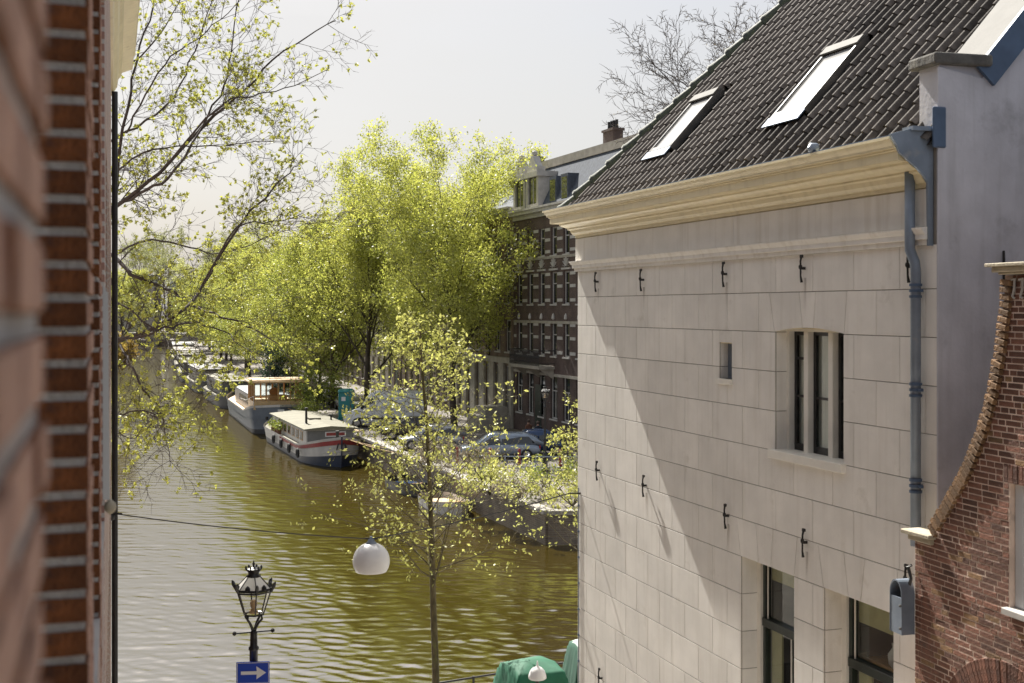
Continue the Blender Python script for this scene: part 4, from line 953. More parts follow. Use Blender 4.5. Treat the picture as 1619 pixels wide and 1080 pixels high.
# left bank trees glimpsed past the house
for k, (x, y, rz, sc, src, lab) in enumerate([(-64, 186, 1.1, (.8, .8, .72), E3, 'far tree on the left bank leaning over the water'), (-84, 252, 2.0, (1, 1, .8), E1, 'faint tree on the left bank near the bridge'),
                                              (-98, 318, .4, (1.2, 1.2, .9), E2, 'tree standing at the left end of the bridge')]):
    o = put_elm(src, x, y, rz, sc, lab); o['group'] = 'trees on the left bank'
BT = Tree(91); BR = thing('bronze_tree', 'small bronze leaved tree at the far left edge of the water', 'tree', (-37.2, 116, 0)); BT.grow(Vector((0, 0, 0)), Vector((.1, 0, 1)), 5.2, .10, 0, 3, dict(ELM, nb=(8, 6, 5), up=(0, .02, 0, 0), lo=(.3, .2, .2))); BT.wood('bark', BR); BT.leaves(26, .22, .24, 'leaf_bronze', BR, 4)
# bare, hazy trees at the end of the canal
BARE = dict(seg=(6, 6, 5, 4, 3), wob=(.03, .07, .10, .14, .16), up=(0, .05, .04, .03, .02), end=.25, nb=(8, 7, 6, 6), lo=(.35, .22, .2, .15), ang=(42, 40, 42, 45), len=(.66, .55, .5, .48), tap=(.4, .5, .5, .4), rad=(.5, .5, .5, .6), rmin=.012)
FT = thing('far_tree', 'x', 'tree'); t_ = Tree(61); t_.grow(Vector((0, 0, 0)), Vector((0, 0, 1)), 17, .3, 0, 4, BARE); t_.wood('bark_grey', FT); t_.leaves(3, .2, .26, 'leaf_far', FT, 62)
for k, (x, y, rz, sc, lab) in enumerate([(-96, 352, 0, 1.05, 'half bare tree right behind the middle of the bridge'), (-108, 372, 1.3, 1.25, 'half bare tree behind the left end of the bridge'), (-84, 362, 2.1, 1.15, 'half bare tree behind the right end of the bridge'),
                                     (-118, 420, 3.3, 1.5, 'tallest half bare tree on the skyline beyond the bridge'), (-98, 430, 4.4, 1.5, 'farthest half bare tree above the end of the canal')]):
    o = FT if k == 0 else dup(FT); o.location = (x, y, 0); o.rotation_euler = (0, 0, rz); o.scale = (sc,)*3; tag(o, lab, 'tree', 'half bare trees beyond the bridge')
# bare tree behind the white house
BT2 = thing('bare_tree', 'bare branched tree rising behind the white house roof', 'tree', (13.0, 62, -.8), 2.2)
t_ = Tree(131); t_.grow(Vector((0, 0, 0)), Vector((-.05, 0, 1)), 19, .38, 0, 4, dict(BARE, nb=(16, 10, 8, 7), ang=(50, 42, 42, 45), lo=(.45, .2, .15, .1), len=(.60, .55, .48, .5), tap=(.35, .5, .5, .4), rad=(.36, .5, .5, .6), up=(0, .03, .03, .03, .02), rmin=.015)); t_.wood('bark_grey', BT2)
t_.leaves(1, .03, .06, 'leaf_dry', BT2, 5, 'bud', keep=.35)
# young tree on the near quay
YP = dict(seg=(14, 5, 4, 3), wob=(.013, .07, .12, .16), up=(0, .03, .02, .02), end=.22, nb=(46, 8, 5), lo=(.40, .15, .15), ang=(58, 45, 48), len=(.34, .46, .5), tap=(.76, .4, .4), rad=(.30, .55, .6), rmin=.0042)
def young(loc, H_, seed, label, rz=0, P=YP, r0=.082, leafn=3.0):
    root = thing('young_tree', label, 'tree', loc, rz, 'young trees on the near quay'); t_ = Tree(seed); t_.grow(Vector((0, 0, 0)), Vector((0, 0, 1)), H_, r0, 0, 3, P); t_.wood('bark_young', root, sides=(12, 5, 3, 3)); t_.leaves(leafn, .026, .066, 'leaf_young', root, seed+3, keep=.85); return root
young((-1.42, 23.5, 0), 8.1, 15, 'slender young tree with yellow green leaves in front of the water')
young((2.05, 27.2, 0), 6.3, 27, 'young tree whose twigs reach out from behind the white house corner', 1.0, dict(YP, nb=(38, 8, 5), len=(.40, .46, .5), lo=(.45, .15, .15)), .06, 2.4)
# large budding tree at the left
GT = thing('budding_tree', 'large tree with budding branches reaching in from the left over the canal', 'tree', (0, 0, 0))
t_ = Tree(77); R = t_.r
tb = Vector((-10.6, 30.5, 0))
t_.poly.append(([tb, tb+Vector((.1, -.1, 4)), tb+Vector((.0, -.2, 9)), tb+Vector((.2, -.3, 14)), tb+Vector((.4, -.3, 18))], [.36, .32, .26, .17, .06], 0))
limbs = [([(130, 380), (185, 325), (250, 275), (320, 200), (390, 140), (450, 80), (530, 32)], 28, .085),
         ([(140, 420), (178, 330), (195, 200), (215, 100), (240, 10), (260, -70)], 29, .075),
         ([(185, 325), (235, 300), (275, 270), (330, 185), (360, 120), (370, 40), (385, -30)], 27.5, .055),
         ([(250, 275), (350, 165), (400, 152), (450, 140), (520, 110)], 27, .035),
         ([(120, 380), (178, 405), (220, 440), (270, 460), (300, 482), (350, 500), (400, 520), (440, 545)], 27, .075),
         ([(130, 560), (210, 530), (280, 500), (320, 450), (370, 370), (410, 320), (450, 280), (478, 255)], 26.5, .070),
         ([(320, 450), (375, 362), (430, 350), (482, 338)], 26, .03),
         ([(190, 545), (205, 575), (225, 615), (250, 642), (262, 690), (268, 735)], 26, .042),
         ([(130, 530), (200, 535), (260, 520), (310, 510), (360, 530), (400, 560)], 26, .045),
         ([(150, 640), (185, 655), (225, 650), (262, 655), (300, 650), (340, 630)], 26, .028),
         ([(140, 700), (180, 685), (215, 690), (250, 650)], 26, .02),
         ([(140, 240), (200, 210), (260, 170), (300, 100), (330, 20), (345, -40)], 29.5, .05),
         ([(140, 300), (185, 270), (240, 235), (330, 230), (400, 225), (455, 222)], 28.5, .04),
         ([(178, 405), (240, 380), (300, 392), (350, 400), (410, 380), (460, 350)], 27.5, .035),
         ([(140, 150), (190, 110), (250, 60), (290, -10)], 29, .045), ([(130, 460), (190, 480), (240, 520), (270, 560), (300, 590), (345, 600)], 26.5, .035),
         ([(200, 210), (230, 150), (270, 90), (310, 60), (360, 20), (400, -20)], 28, .03)]
TP = dict(seg=(4, 4, 3), wob=(.10, .13, .15), up=(.02, .02, .01), end=.3, nb=(5, 4, 0), lo=(.2, .2, .2), ang=(42, 45, 45), len=(.55, .5, .5), tap=(.3, .3, .3), rad=(.6, .7, .7), rmin=.0045)
for px, y0, r0 in limbs:
    pts = []; n = len(px)
    for i, (a, b_) in enumerate(px): pts.append(at(a, b_, y0+.8*math.sin(i*1.3+a*.01)))
    sm = []
    for i in range(n-1):
        p_, a, b_, q_ = pts[max(i-1, 0)], pts[i], pts[i+1], pts[min(i+2, n-1)]
        for k in range(4):
            u_ = k/4; sm.append(.5*((2*a)+(b_-p_)*u_+(2*p_-5*a+4*b_-q_)*u_*u_+(3*a-p_-3*b_+q_)*u_**3))
    sm.append(pts[-1]); m_ = len(sm); sm = [sm[0]]+[p+Vector((R.gauss(0, .02), R.gauss(0, .02), R.gauss(0, .02))) for p in sm[1:]]
    t_.poly.append((sm, [r0*.62*(1-.88*i/(m_-1))+.004 for i in range(m_)], 1))
    for k in range(int(m_*1.0)):
        i = 2+int(R.random()*(m_-3)); d_ = (sm[i+1]-sm[i]).normalized(); ax = rotv(d_.orthogonal().normalized(), d_, R.random()*6.28); nd = rotv(d_, ax, math.radians(R.uniform(30, 60)))+Vector((.15, 0, .05))
        t_.grow(sm[i], nd, R.uniform(.5, 1.5), max(.0065, r0*.22*(1-i/m_)), 0, 2, TP)
    t_.tips.append((sm[-2:], 1))
t_.wood('bark_twig', GT, sides=(5, 7, 4))
rs = np.random.RandomState(8); C = []
for pts, l in t_.tips:
    if rs.rand() < .34:
        c = np.array(pts[-1]); n = rs.randint(6, 13); C.append(c+rs.normal(size=(n, 3))*.020+np.array([0, 0, -.01]))
C = np.concatenate(C); U, V = leaf_axes(rs, len(C), .072, .35); quads('crown', C, U, V, 'leaf_bud', GT)
# shrubs
def shrub(name, label, loc, h, w, lm, n, size, seed, stems=7, group=None):
    root = thing(name, label, 'shrub', loc, 0, group); rs = np.random.RandomState(seed); r = random.Random(seed); mb = MB(); C = []
    for i in range(stems):
        a = r.random()*6.28; top = Vector((math.cos(a)*w*r.uniform(.1, .5), math.sin(a)*w*r.uniform(.1, .5), h*r.uniform(.7, 1)))
        mid = top*.5+Vector((r.gauss(0, .05), r.gauss(0, .05), h*.1)); mb.tube([(0, 0, 0), mid, top], [.03, .02, .006], 4, False)
    mb.build('stem', 'bark', root)
    k = 24; cl = rs.normal(size=(k, 3))*np.array([w*.28, w*.28, h*.2])+np.array([0, 0, h*.56]); idx = rs.randint(0, k, n); C = cl[idx]+rs.normal(size=(n, 3))*min(w, h)*.13; C[:, 2] = np.maximum(C[:, 2], .05)
    U, V = leaf_axes(rs, n, size, .4); quads('crown', C, U, V, lm, root); return root
shrub('willow_shrub', 'bright green drooping shrub on the bank above the white barge', (-15.6, 101, 0), 4.2, 3.6, 'leaf_bush', 3200, .20, 1)
shrub('dark_evergreen', 'dark evergreen bush standing behind the wooden wheelhouse', (-21.0, 113, 0), 5.6, 2.6, 'leaf_dark', 2600, .22, 2)
for k, (x, y, h, w, lm, lab) in enumerate([(-15.9, 97.5, 1.5, 2.0, 'leaf_bush', 'low green shrub left of the teal toilet'), (-1.6, 60.5, 1.9, 3.0, 'leaf_dry', 'dry twiggy bush on the quay left of the short quay wall'), (1.8, 57.5, 1.6, 3.4, 'leaf_bush', 'green bush above the water by the white house corner'),
                                   (-4.4, 67.2, 1.5, 2.6, 'leaf_dry', 'brown dry shrub behind the young tree trunk'), (4.2, 57, 1.9, 2.6, 'leaf_bush', 'leafy bush nearest the white house corner on the far quay'), (-17.3, 107.5, 1.6, 2.4, 'leaf_dark', 'small dark shrub on the bank by the grey boat stern'), (.2, 55.5, 1.0, 2.4, 'leaf_dry', 'low dry bush at the quay edge above the water'), (2.6, 54.4, 1.2, 3.2, 'leaf_young', 'yellow leaved bush right on the coping beside the white corner'), (-1.0, 57.6, 1.5, 2.6, 'leaf_young', 'yellow leaved bush on the coping left of the dry bush')]):
    shrub('bank_shrub', lab, (x, y, 0), h, w, lm, 1500, .13, 10+k, group='shrubs on the far quay')

# ------------------------------------------------------------------ houses along the far bank
def fac(y):                                   # facade line: 11 m in from the bank
    x, a = along(BANK, y); return Vector((x+11.4*math.cos(a), y-11.4*math.sin(a)*1.0+0, 0))
WCACHE = {}
def window_unit(parent, x, z, w, h, style, fm, gm='glass_far', dep=.12):
    key = (round(w, 2), round(h, 2), style, fm, gm)
    if key not in WCACHE:
        f = MB(); t_ = .09; f.box(0, t_, dep, dep+.1, 0, h); f.box(w-t_, w, dep, dep+.1, 0, h); f.box(t_, w-t_, dep, dep+.1, 0, t_); f.box(t_, w-t_, dep, dep+.1, h-t_, h)
        if style >= 1: f.box(t_, w-t_, dep+.01, dep+.09, h*.62, h*.62+.07)
        if style >= 2: f.box(w/2-.03, w/2+.03, dep+.012, dep+.088, t_, h*.62)
        o = f.build('window', fm, parent); MB().box(t_, w-t_, dep+.04, dep+.05, t_, h-t_).build('pane', gm, o); WCACHE[key] = o; o.location = (x, 0, z)
    else: o = dup(WCACHE[key], parent, (x, 0, z))
    MB().box(x-.08, x+w+.08, -.08, .10, z-.10, z).build('sill', 'stone_white', parent)
    return o
def house(name, label, ya, yb, H_, wm, fm, floors, cols, roof='mansard', roof_m='slate', depth=11, band=False, ground=None, extra=None):
    A_, B_ = fac(yb), fac(ya); d = B_-A_; Wd = d.length; t_ = thing(name, label, 'house', A_, math.atan2(d.y, d.x)); opn = []; ws = []
    cw = Wd/cols
    for (z0, h, w) in floors:
        for c in range(cols): x = cw*(c+.5)-w/2; opn.append((x, x+w, z0, z0+h)); ws.append((x, z0, w, h))
    q = MB(); wall_grid(q, 0, Wd, 0, H_, opn, .25); q.quad((0, depth, 0), (0, 0, 0), (0, 0, H_), (0, depth, H_)); q.quad((Wd, 0, 0), (Wd, depth, 0), (Wd, depth, H_), (Wd, 0, H_)); q.build('wall', wm, t_)
    for i, (x, z, w, h) in enumerate(ws): window_unit(t_, x, z, w, h, 2 if w > 1.0 else 1, fm)
    MB().box(.2, Wd-.2, .27, depth, 0, H_-.1).build('house_body', 'room_dark', t_)
    q = MB(); q.box(-.05, Wd+.05, -.12, .3, H_-.55, H_-.25); q.box(-.10, Wd+.10, -.42, .3, H_-.25, H_-.02); q.box(-.12, Wd+.12, -.52, .3, H_-.0199, H_+.12); q.build('cornice', 'stone_white', t_)
    if roof == 'mansard':
        q = MB(); q.add([(0, .1, H_+.1), (Wd, .1, H_+.1), (Wd-.3, 1.6, H_+3.2), (.3, 1.6, H_+3.2), (0, depth, H_+.1), (Wd, depth, H_+.1), (.3, depth-1.5, H_+3.2), (Wd-.3, depth-1.5, H_+3.2)], [(0, 1, 2, 3), (1, 5, 7, 2), (4, 0, 3, 6), (3, 2, 7, 6), (5, 4, 6, 7)]); q.build('roof', roof_m, t_)
    else:
        q = MB(); q.add([(0, 0, H_+.1), (Wd, 0, H_+.1), (Wd, depth/2, H_+4.2), (0, depth/2, H_+4.2), (0, depth, H_+.1), (Wd, depth, H_+.1)], [(0, 1, 2, 3), (3, 2, 5, 4), (1, 5, 2), (4, 0, 3)]); q.build('roof', roof_m, t_)
    if band:
        for z_ in band: MB().box(-.02, Wd+.02, -.05, .02, z_, z_+.28).build('string_course', 'stone_white', t_)
    return t_, Wd, ws
def chimney(t_, x, y, z, h=1.6, pots=4, w=1.3):
    c = MB(); c.box(x-w/2, x+w/2, y-.35, y+.35, z, z+h); c.box(x-w/2-.08, x+w/2+.08, y-.43, y+.43, z+h, z+h+.15); o = c.build('chimney', 'far_brick_dark', t_)
    for i in range(pots): MB().lathe([(.11, 0), (.09, .5), (.11, .55)], 8, T(x-w/2+(i+.5)*w/pots, y, z+h+.151)).build('chimney_pot', 'rubber', o)
# dark brick house with white stone bands, balcony, fan ornaments and dormers
fl = [(1.3, 2.9, 1.15), (5.4, 2.2, .95), (8.8, 2.1, .95), (12.0, 1.85, .95)]
D1, W1, ws1 = house('dark_brick_house', 'tall dark brick house with white stone bands, balcony and mansard dormers', 67.5, 85.5, 15.2, 'far_brick_dark', 'stone_white', fl, 9, 'mansard')
cw = W1/9
for c in range(10):                            # white blocks on the piers
    for (z0, h, w) in fl[1:]:
        for zz in (z0+.15, z0+h*.5, z0+h-.25):
            x = cw*c; MB().box(max(x-.42, 0), min(x+.42, W1), -.035, .02, zz, zz+.2).build('stone_band', 'stone_white', D1)
for c in range(9):
    x = cw*(c+.5); q = MB()
    for i in range(7):
        a = PI*(i+.5)/7; q.prism([(x+.10*math.cos(a)-.05*math.sin(a)*.6, 11.15+.10*math.sin(a)), (x+.10*math.cos(a)+.03, 11.15+.10*math.sin(a)), (x+.62*math.cos(a)+.07*math.sin(a), 11.15+.62*math.sin(a)), (x+.62*math.cos(a)-.07*math.sin(a), 11.15+.62*math.sin(a))], -.07, .01)
    q.build('fan_ornament', 'stone_white', D1); MB().box(x-.7, x+.7, -.09, .02, 11.0, 11.12).build('lintel', 'stone_white', D1); MB().lathe([(.02, 0), (.13, .1), (.10, .3), (.02, .45)], 8, T(x, -.05, 7.75)).build('keystone', 'stone_white', D1)
for z_ in (4.25, 11.95, 7.7): MB().box(0, W1, -.06, .01, z_-.18, z_).build('string_course', 'stone_beige', D1)
bl = MB().box(2.0, 7.6, -1.15, .01, 4.55, 4.75).build('balcony', 'stone_beige', D1)
q = MB(); q.tube([(2.05, -.02, 5.75), (2.05, -1.1, 5.75), (7.55, -1.1, 5.75), (7.55, -.02, 5.75)], .04, 5); q.tube([(2.05, -.02, 4.9), (2.05, -1.1, 4.9), (7.55, -1.1, 4.9), (7.55, -.02, 4.9)], .03, 5)
for i in range(38): x = 2.05+5.5*i/37; q.tube([(x, -1.1, 4.76), (x, -1.1, 5.75)], .018, 4); q.tube([(x, -1.1, 5.2), (x+.07, -1.1, 5.32), (x, -1.1, 5.44)], .015, 4)
q.build('balustrade', 'iron', bl)
for x in (2.3, 4.8, 7.3): MB().prism([(-1.0, 4.54), (0, 4.54), (0, 3.9)], x-.12, x+.12, Matrix(((0, 1, 0, 0), (1, 0, 0, 0), (0, 0, 1, 0), (0, 0, 0, 1)))).build('balcony_bracket', 'stone_beige', bl)
for x in (1.25, 3.75):       # stone dormers
    q = MB(); q.box(x-1.15, x-.8, -.12, .9, 15.32, 17.4); q.box(x+.8, x+1.15, -.12, .9, 15.32, 17.4); q.box(x-.8, x+.8, -.10, .9, 15.32, 15.6); q.box(x-1.3, x+1.3, -.25, 1.5, 17.4, 17.75); q.box(x-.9, x+.9, -.15, .5, 17.751, 18.1)
    q.prism([(x-.8, 18.1), (x+.8, 18.1), (x+.42, 18.55), (x+.2, 18.85), (x-.2, 18.85), (x-.42, 18.55)], -.12, .35); q.lathe([(.04, 0), (.2, .12), (.2, .3), (.06, .42)], 8, T(x, .1, 18.84))
    o = q.build('dormer', 'stone_white', D1); MB().box(x-.8, x+.8, .0, .06, 15.6, 17.4).build('pane', 'glass_far', o); MB().box(x-.04, x+.04, -.03, .02, 15.6, 17.4).build('glazing_bar', 'stone_white', o)
for x in (6.6, 8.6): 
    q = MB(); q.box(x-.6, x+.6, .25, 1.4, 15.4, 17.2); q.build('roof_window', 'slate', D1); MB().box(x-.45, x+.45, .235, .248, 15.6, 17.0).build('pane', 'glass_far', D1)
chimney(D1, 9.0, 3.5, 18.0, 2.0, 4, 1.6); MB().box(0.1, W1-.3, 1.4, 4.5, 18.2, 18.75).build('roof_parapet', 'stone_beige', D1)
dr = MB().box(4.1, 5.2, -.03, .02, .3, 3.4).build('door', 'dark_green_paint', D1); MB().lathe([(.01, 0), (.04, .02), (.04, .06), (.01, .08)], 8, T(5.05, -.03, 1.6) @ Rx(PI/2)).build('handle', 'rim', dr)
for i in range(3): MB().box(3.8-.0*i, 5.5, -.5-.35*(2-i), .0, .0 if i == 0 else .16*i+.001, .16*(i+1)).build('step', 'stone_beige', D1)
# the neighbours up the row
D2, W2, _ = house('stone_base_house', 'brown brick house with tall pale stone ground floor behind the elms', 85.7, 98.5, 15.6, 'far_brick_brown', 'stone_white', [(.9, 3.5, 1.2), (5.4, 2.3, 1.1), (8.9, 2.1, 1.1), (12.2, 1.8, 1.1)], 6, 'gable', 'slate', ground=True)
for c in range(7):
    x = W2/6*c; MB().box(max(0, x-.55), min(W2, x+.55), -.18, .01, 0, 4.6).build('stone_pilaster', 'stone_beige', D2)
MB().box(-.05, W2+.05, -.3, .02, 4.601, 5.0).build('string_course', 'stone_beige', D2)
chimney(D2, W2*.72, 3.2, 17.6, 2.0, 3, 1.4)
q = MB(); q.box(W2-3.2, W2-.2, -2.4, -.2, 0, .9); q.box(W2-2.8, W2-.6, -1.9, -.2, .901, 1.5); q.build('stoop', 'stone_beige', D2)
row = [(98.7, 110, 15.0, 'far_brick_dark', 'gable', 'dark brown brick house behind the teal toilet'), (110.2, 121, 14.0, 'far_brick_brown', 'mansard', 'brown brick house behind the evergreen bush'), (121.2, 133, 15.5, 'stone_beige', 'gable', 'pale plastered house hidden behind the elms'),
       (133.2, 146, 14.5, 'far_brick_dark', 'gable', 'dark brick house in the middle of the row'), (146.2, 160, 15.4, 'far_brick_brown', 'gable', 'house whose roof slope peeks above the elms against the sky'), (160.2, 178, 14, 'stone_beige', 'gable', 'pale house far along the row'), (178.2, 200, 14, 'far_brick_dark', 'mansard', 'distant dark house over the moored boats'), (200.2, 226, 15, 'far_brick_brown', 'gable', 'distant brown house before the bend'), (226.2, 256, 14, 'far_brick_dark', 'gable', 'far dark house near the bridge'), (256.2, 290, 14, 'stone_beige', 'gable', 'last pale house before the bridge')]
for ya, yb, H_, wm_, rf, lab in row:
    t_, w_, _ = house('canal_house', lab, ya, yb, H_, wm_, 'stone_white', [(.9, 2.6, 1.1), (4.5, 2.2, 1.1), (8.0, 2.0, 1.1), (11.2, 1.7, 1.0)], 5, rf, 'slate'); t_['group'] = 'house row on the far bank'
    MB().box(w_*.1, w_*.1+1.1, -.03, .02, .0, 2.5).build('door', 'dark_green_paint', t_); chimney(t_, w_*.6, 4.5, H_+2.6, 2.0, 3, 1.3)
# bridge and far houses at the end of the canal
BG = thing('canal_bridge', 'low arched stone bridge across the far end of the canal', 'bridge', (-115, 333, 0), 0)
pts_ = [(0, -1.4), (0, 1.2), (8, 1.9), (16, 2.2), (24, 1.9), (36, 1.2), (36, -1.4)]
for i, (x0, x1) in enumerate(((4, 11.3), (12.7, 20), (21.4, 28.7))):
    a = [(x0+(x1-x0)*(1-math.cos(PI*k/10))/2, -1.4+2.3*math.sin(PI*k/10)) for k in range(11)]; pts_ += a[::-1] if False else []
q = MB()
for k in range(72):
    x0, x1 = k*.5, k*.5+.5; xm = x0+.25; top = 1.2+1.0*math.sin(PI*xm/36); bot = -2.0
    for a, b_ in ((4, 11.3), (12.7, 20), (21.4, 28.7)):
        if a < xm < b_: f_ = (xm-a)/(b_-a); bot = -1.4+2.1*math.sqrt(max(0, 1-(2*f_-1)**2))
    q.box(x0, x1, 0, 7, bot, top)
q.build('deck', 'stone_beige', BG)
q = MB(); q.tube([(k, .1, 2.1+1.0*math.sin(PI*k/36)) for k in range(37)], .06, 4)
for k in range(37): q.tube([(k, .1, 1.1+1.0*math.sin(PI*k/36)), (k, .1, 2.1+1.0*math.sin(PI*k/36))], .04, 4)
q.build('railing', 'iron', BG)
for k, (x, y, w_, h_, m_) in enumerate([(-128, 470, 22, 15, 'far_brick_brown'), (-104, 480, 20, 17, 'far_brick_dark'), (-82, 475, 18, 15, 'stone_beige'), (-150, 460, 20, 16, 'stone_beige')]):
    t_ = thing('far_house', ['brown house far beyond the bridge', 'dark house far beyond the middle of the bridge', 'pale house far beyond the right bridge end', 'pale house far beyond the left bridge end'][k], 'house', (x, y, 0), 0, 'houses beyond the bridge')
    op = [(1.5+3*i, 2.9+3*i, 1+3.4*j, 3.1+3.4*j) for i in range(int(w_/3)) for j in range(4)]; q = MB(); wall_grid(q, 0, w_, 0, h_, op, .3); q.build('wall', m_, t_); MB().box(0, w_, .31, 9, 0, h_).build('house_body', 'glass_far', t_)
    MB().add([(0, 0, h_), (w_, 0, h_), (w_, 5, h_+4.5), (0, 5, h_+4.5), (w_, 10, h_), (0, 10, h_)], [(0, 1, 2, 3), (3, 2, 4, 5), (1, 4, 2), (5, 0, 3)]).build('roof', 'slate', t_)

# ------------------------------------------------------------------ boats
def hull(Lh, B, sheer, draft=.5, bow=.22, stern=.12, n=28, full=.55, flare=.1):
    """stations from bow (x=0) to stern (x=L); rows of (half breadth, z) below/at bands"""
    st = []
    for i in range(n+1):
        x = Lh*i/n; f = x/Lh
        if f < bow: hb = B/2*math.sin(PI/2*(f/bow))**full
        elif f > 1-stern: hb = B/2*(.55+.45*math.cos(PI/2*(f-(1-stern))/stern))
        else: hb = B/2
        z = sheer(f); st.append((x, hb, z))
    return st
def hull_band(st, f0, f1, rk=.35, out=0.0, base=-.4):
    vs = []; fs = []
    for side in (1, -1):
        k = len(vs)
        for x, hb, z in st:
            for f_ in (f0, f1):
                zz = base+(z-base)*f_; w = hb*(.86+.14*f_)+out*(1 if hb > .02 else 0); xx = x-(rk*f_ if x < 1e-6 else rk*f_*max(0, 1-x/2.5)); vs.append((xx-(out if x < 1e-6 else 0), side*w, zz))
        for i in range(len(st)-1):
            a = k+2*i; q = (a, a+2, a+3, a+1); fs.append(q if side < 0 else q[::-1])
    n = len(st); e = 2*(n-1); fs.append((e, 2*n+e, 2*n+e+1, e+1)); return vs, fs
def boat_at(name, label, y_bow, y_stern, off, z=-1.4, flip=False, group=None):
    xb, _ = along(BANK, y_bow); xs, _ = along(BANK, y_stern); p = Vector((xb-off, y_bow, z)); q = Vector((xs-off, y_stern, z)); d = q-p
    return thing(name, label, 'boat', p, math.atan2(d.y, d.x), group), d.length
def deck(st, f_, inset, m, parent, name='deck', base=-.4):
    pl = [(x, hb*.985-inset if hb > inset else .0, base+(z-base)*f_) for x, hb, z in st]
    vs = [(x, h, z) for x, h, z in pl]+[(x, -h, z) for x, h, z in pl]; n = len(pl); fs = [(i, n+i, n+i+1, i+1) for i in range(n-1)]; return obj(name, vs, fs, m, parent)
# white barge with red stripe
BA, Lb = boat_at('white_barge', 'white houseboat barge with red stripe and navy waterline moored bow on', 79.0, 97.0, 2.55)
st = hull(Lb, 4.1, lambda f: 1.15+.75*max(0, 1-f/.22)**1.6+.35*max(0, (f-.85)/.15)**2)
obj('hull_bottom', *hull_band(st, -.2, .50), 'hull_navy', BA, True); obj('hull_side', *hull_band(st, .50, 1.0), 'hull_white', BA, True)
obj('red_stripe', *hull_band(st[:16], .80, .93, out=.025), 'boat_red', BA, True); obj('rubbing_strake', *hull_band(st, .955, 1.01, out=.05), 'hull_white', BA, True)
deck(st, .93, .05, 'deck_olive', BA)
cb = MB(); cb.box(3.0, Lb-3.2, -1.60, 1.60, .9, 2.1); cab = cb.build('cabin', 'hull_white', BA); bev(cab, .05, 2)
rf = MB(); rf.prism([(-1.78, 2.1), (1.78, 2.1), (1.78, 2.17), (0, 2.33), (-1.78, 2.17)], 2.7, Lb-2.9, Matrix(((0, 1, 0, 0), (1, 0, 0, 0), (0, 0, 1, 0), (0, 0, 0, 1)))); r_ = rf.build('cabin_roof', 'deck_olive', BA)
MB().box(2.985, 2.999, -1.5, 1.5, 1.1, 2.03).build('cabin_front', 'cabin_grey', BA)
for i in range(6):
    for s_ in (-1, 1):
        w_ = MB().box(4.0+i*1.5, 4.9+i*1.5, s_*1.605-.02, s_*1.605+.02, 1.3, 1.92).build('window', 'wood_pale', cab); MB().box(4.06+i*1.5, 4.84+i*1.5, s_*1.63-.012, s_*1.63+.012, 1.36, 1.86).build('pane', 'glass_far', w_)
MB().lathe([(.14, 0), (.14, .06), (.08, .08), (.075, 1.0), (.12, 1.02), (.12, 1.1)], 10, T(6.0, 1.0, 2.2)).build('stove_pipe', 'iron', r_)
MB().box(8, 8.9, -.4, .4, 2.3, 2.42).build('roof_hatch', 'deck_olive', r_); MB().lathe([(.06, 0), (.06, .3), (.1, .32), (.1, .4)], 8, T(8.5, -1.2, 2.2)).build('vent', 'iron', r_)
q = MB().box(2.96, 2.984, -1.0, .35, 1.62, 1.94).build('name_board', 'sign_white', BA); MB().box(2.945, 2.9599, -.93, .28, 1.68, 1.88).build('name_panel', 'boat_red', q)
q = MB(); q.tube([(-.40, 0, 1.95), (-.36, 0, 1.0), (-.12, 0, .0)], [.06, .05, .05], 6); q.build('stem_bar', 'hull_navy', BA); MB().lathe([(.10, 0), (.10, .35), (.16, .38), (.12, .44)], 8, T(.9, 0, 1.75)).build('bollard', 'iron', BA)
for s_ in (-1, 1): MB().tube([(-.25, s_*.18, 1.5), (-.33, s_*.25, 1.35), (-.28, s_*.3, 1.1)], [.04, .06, .04], 6).build('anchor', 'iron', BA)
for k, (x, y) in enumerate(((11.2, 2.0), (12.3, 2.0), (13.6, 2.0))):
    p = thing('potted_plant', ['potted plant on the barge side deck nearest the cabin windows', 'potted plant in the middle of the barge side deck', 'potted plant at the stern of the barge side deck'][k], 'plant', BA.matrix_basis @ Vector((0, 0, 0)), 0, 'plants on the white barge')
    M_ = T(*BA.location) @ Rz(BA.rotation_euler.z); v = M_ @ Vector((x, y-.08, 1.08)); p.location = v
    MB().lathe([(.14, 0), (.19, .3)], 10).build('pot', 'plant_pot', p); rs = np.random.RandomState(k); C = rs.normal(size=(140, 3))*.17+np.array([0, 0, .55]); U, V = leaf_axes(rs, 140, .16); quads('crown', C, U, V, 'leaf_bush', p)
for k in range(4):
    M_ = T(*BA.location) @ Rz(BA.rotation_euler.z); o = MB().tube([(.26*math.cos(a*PI/8), 0, .26*math.sin(a*PI/8)) for a in range(17)], .085, 6, False).build('tyre_fender', 'rubber', None, True); o.location = M_ @ Vector((3.2+3.1*k, 2.10, .62)); o.rotation_euler = (0, 0, BA.rotation_euler.z)
    tag(o, ['tyre fender nearest the bow of the white barge', 'second tyre fender along the white barge side', 'third tyre fender along the white barge side', 'tyre fender nearest the stern of the white barge'][k], 'fender', 'tyre fenders on the white barge')
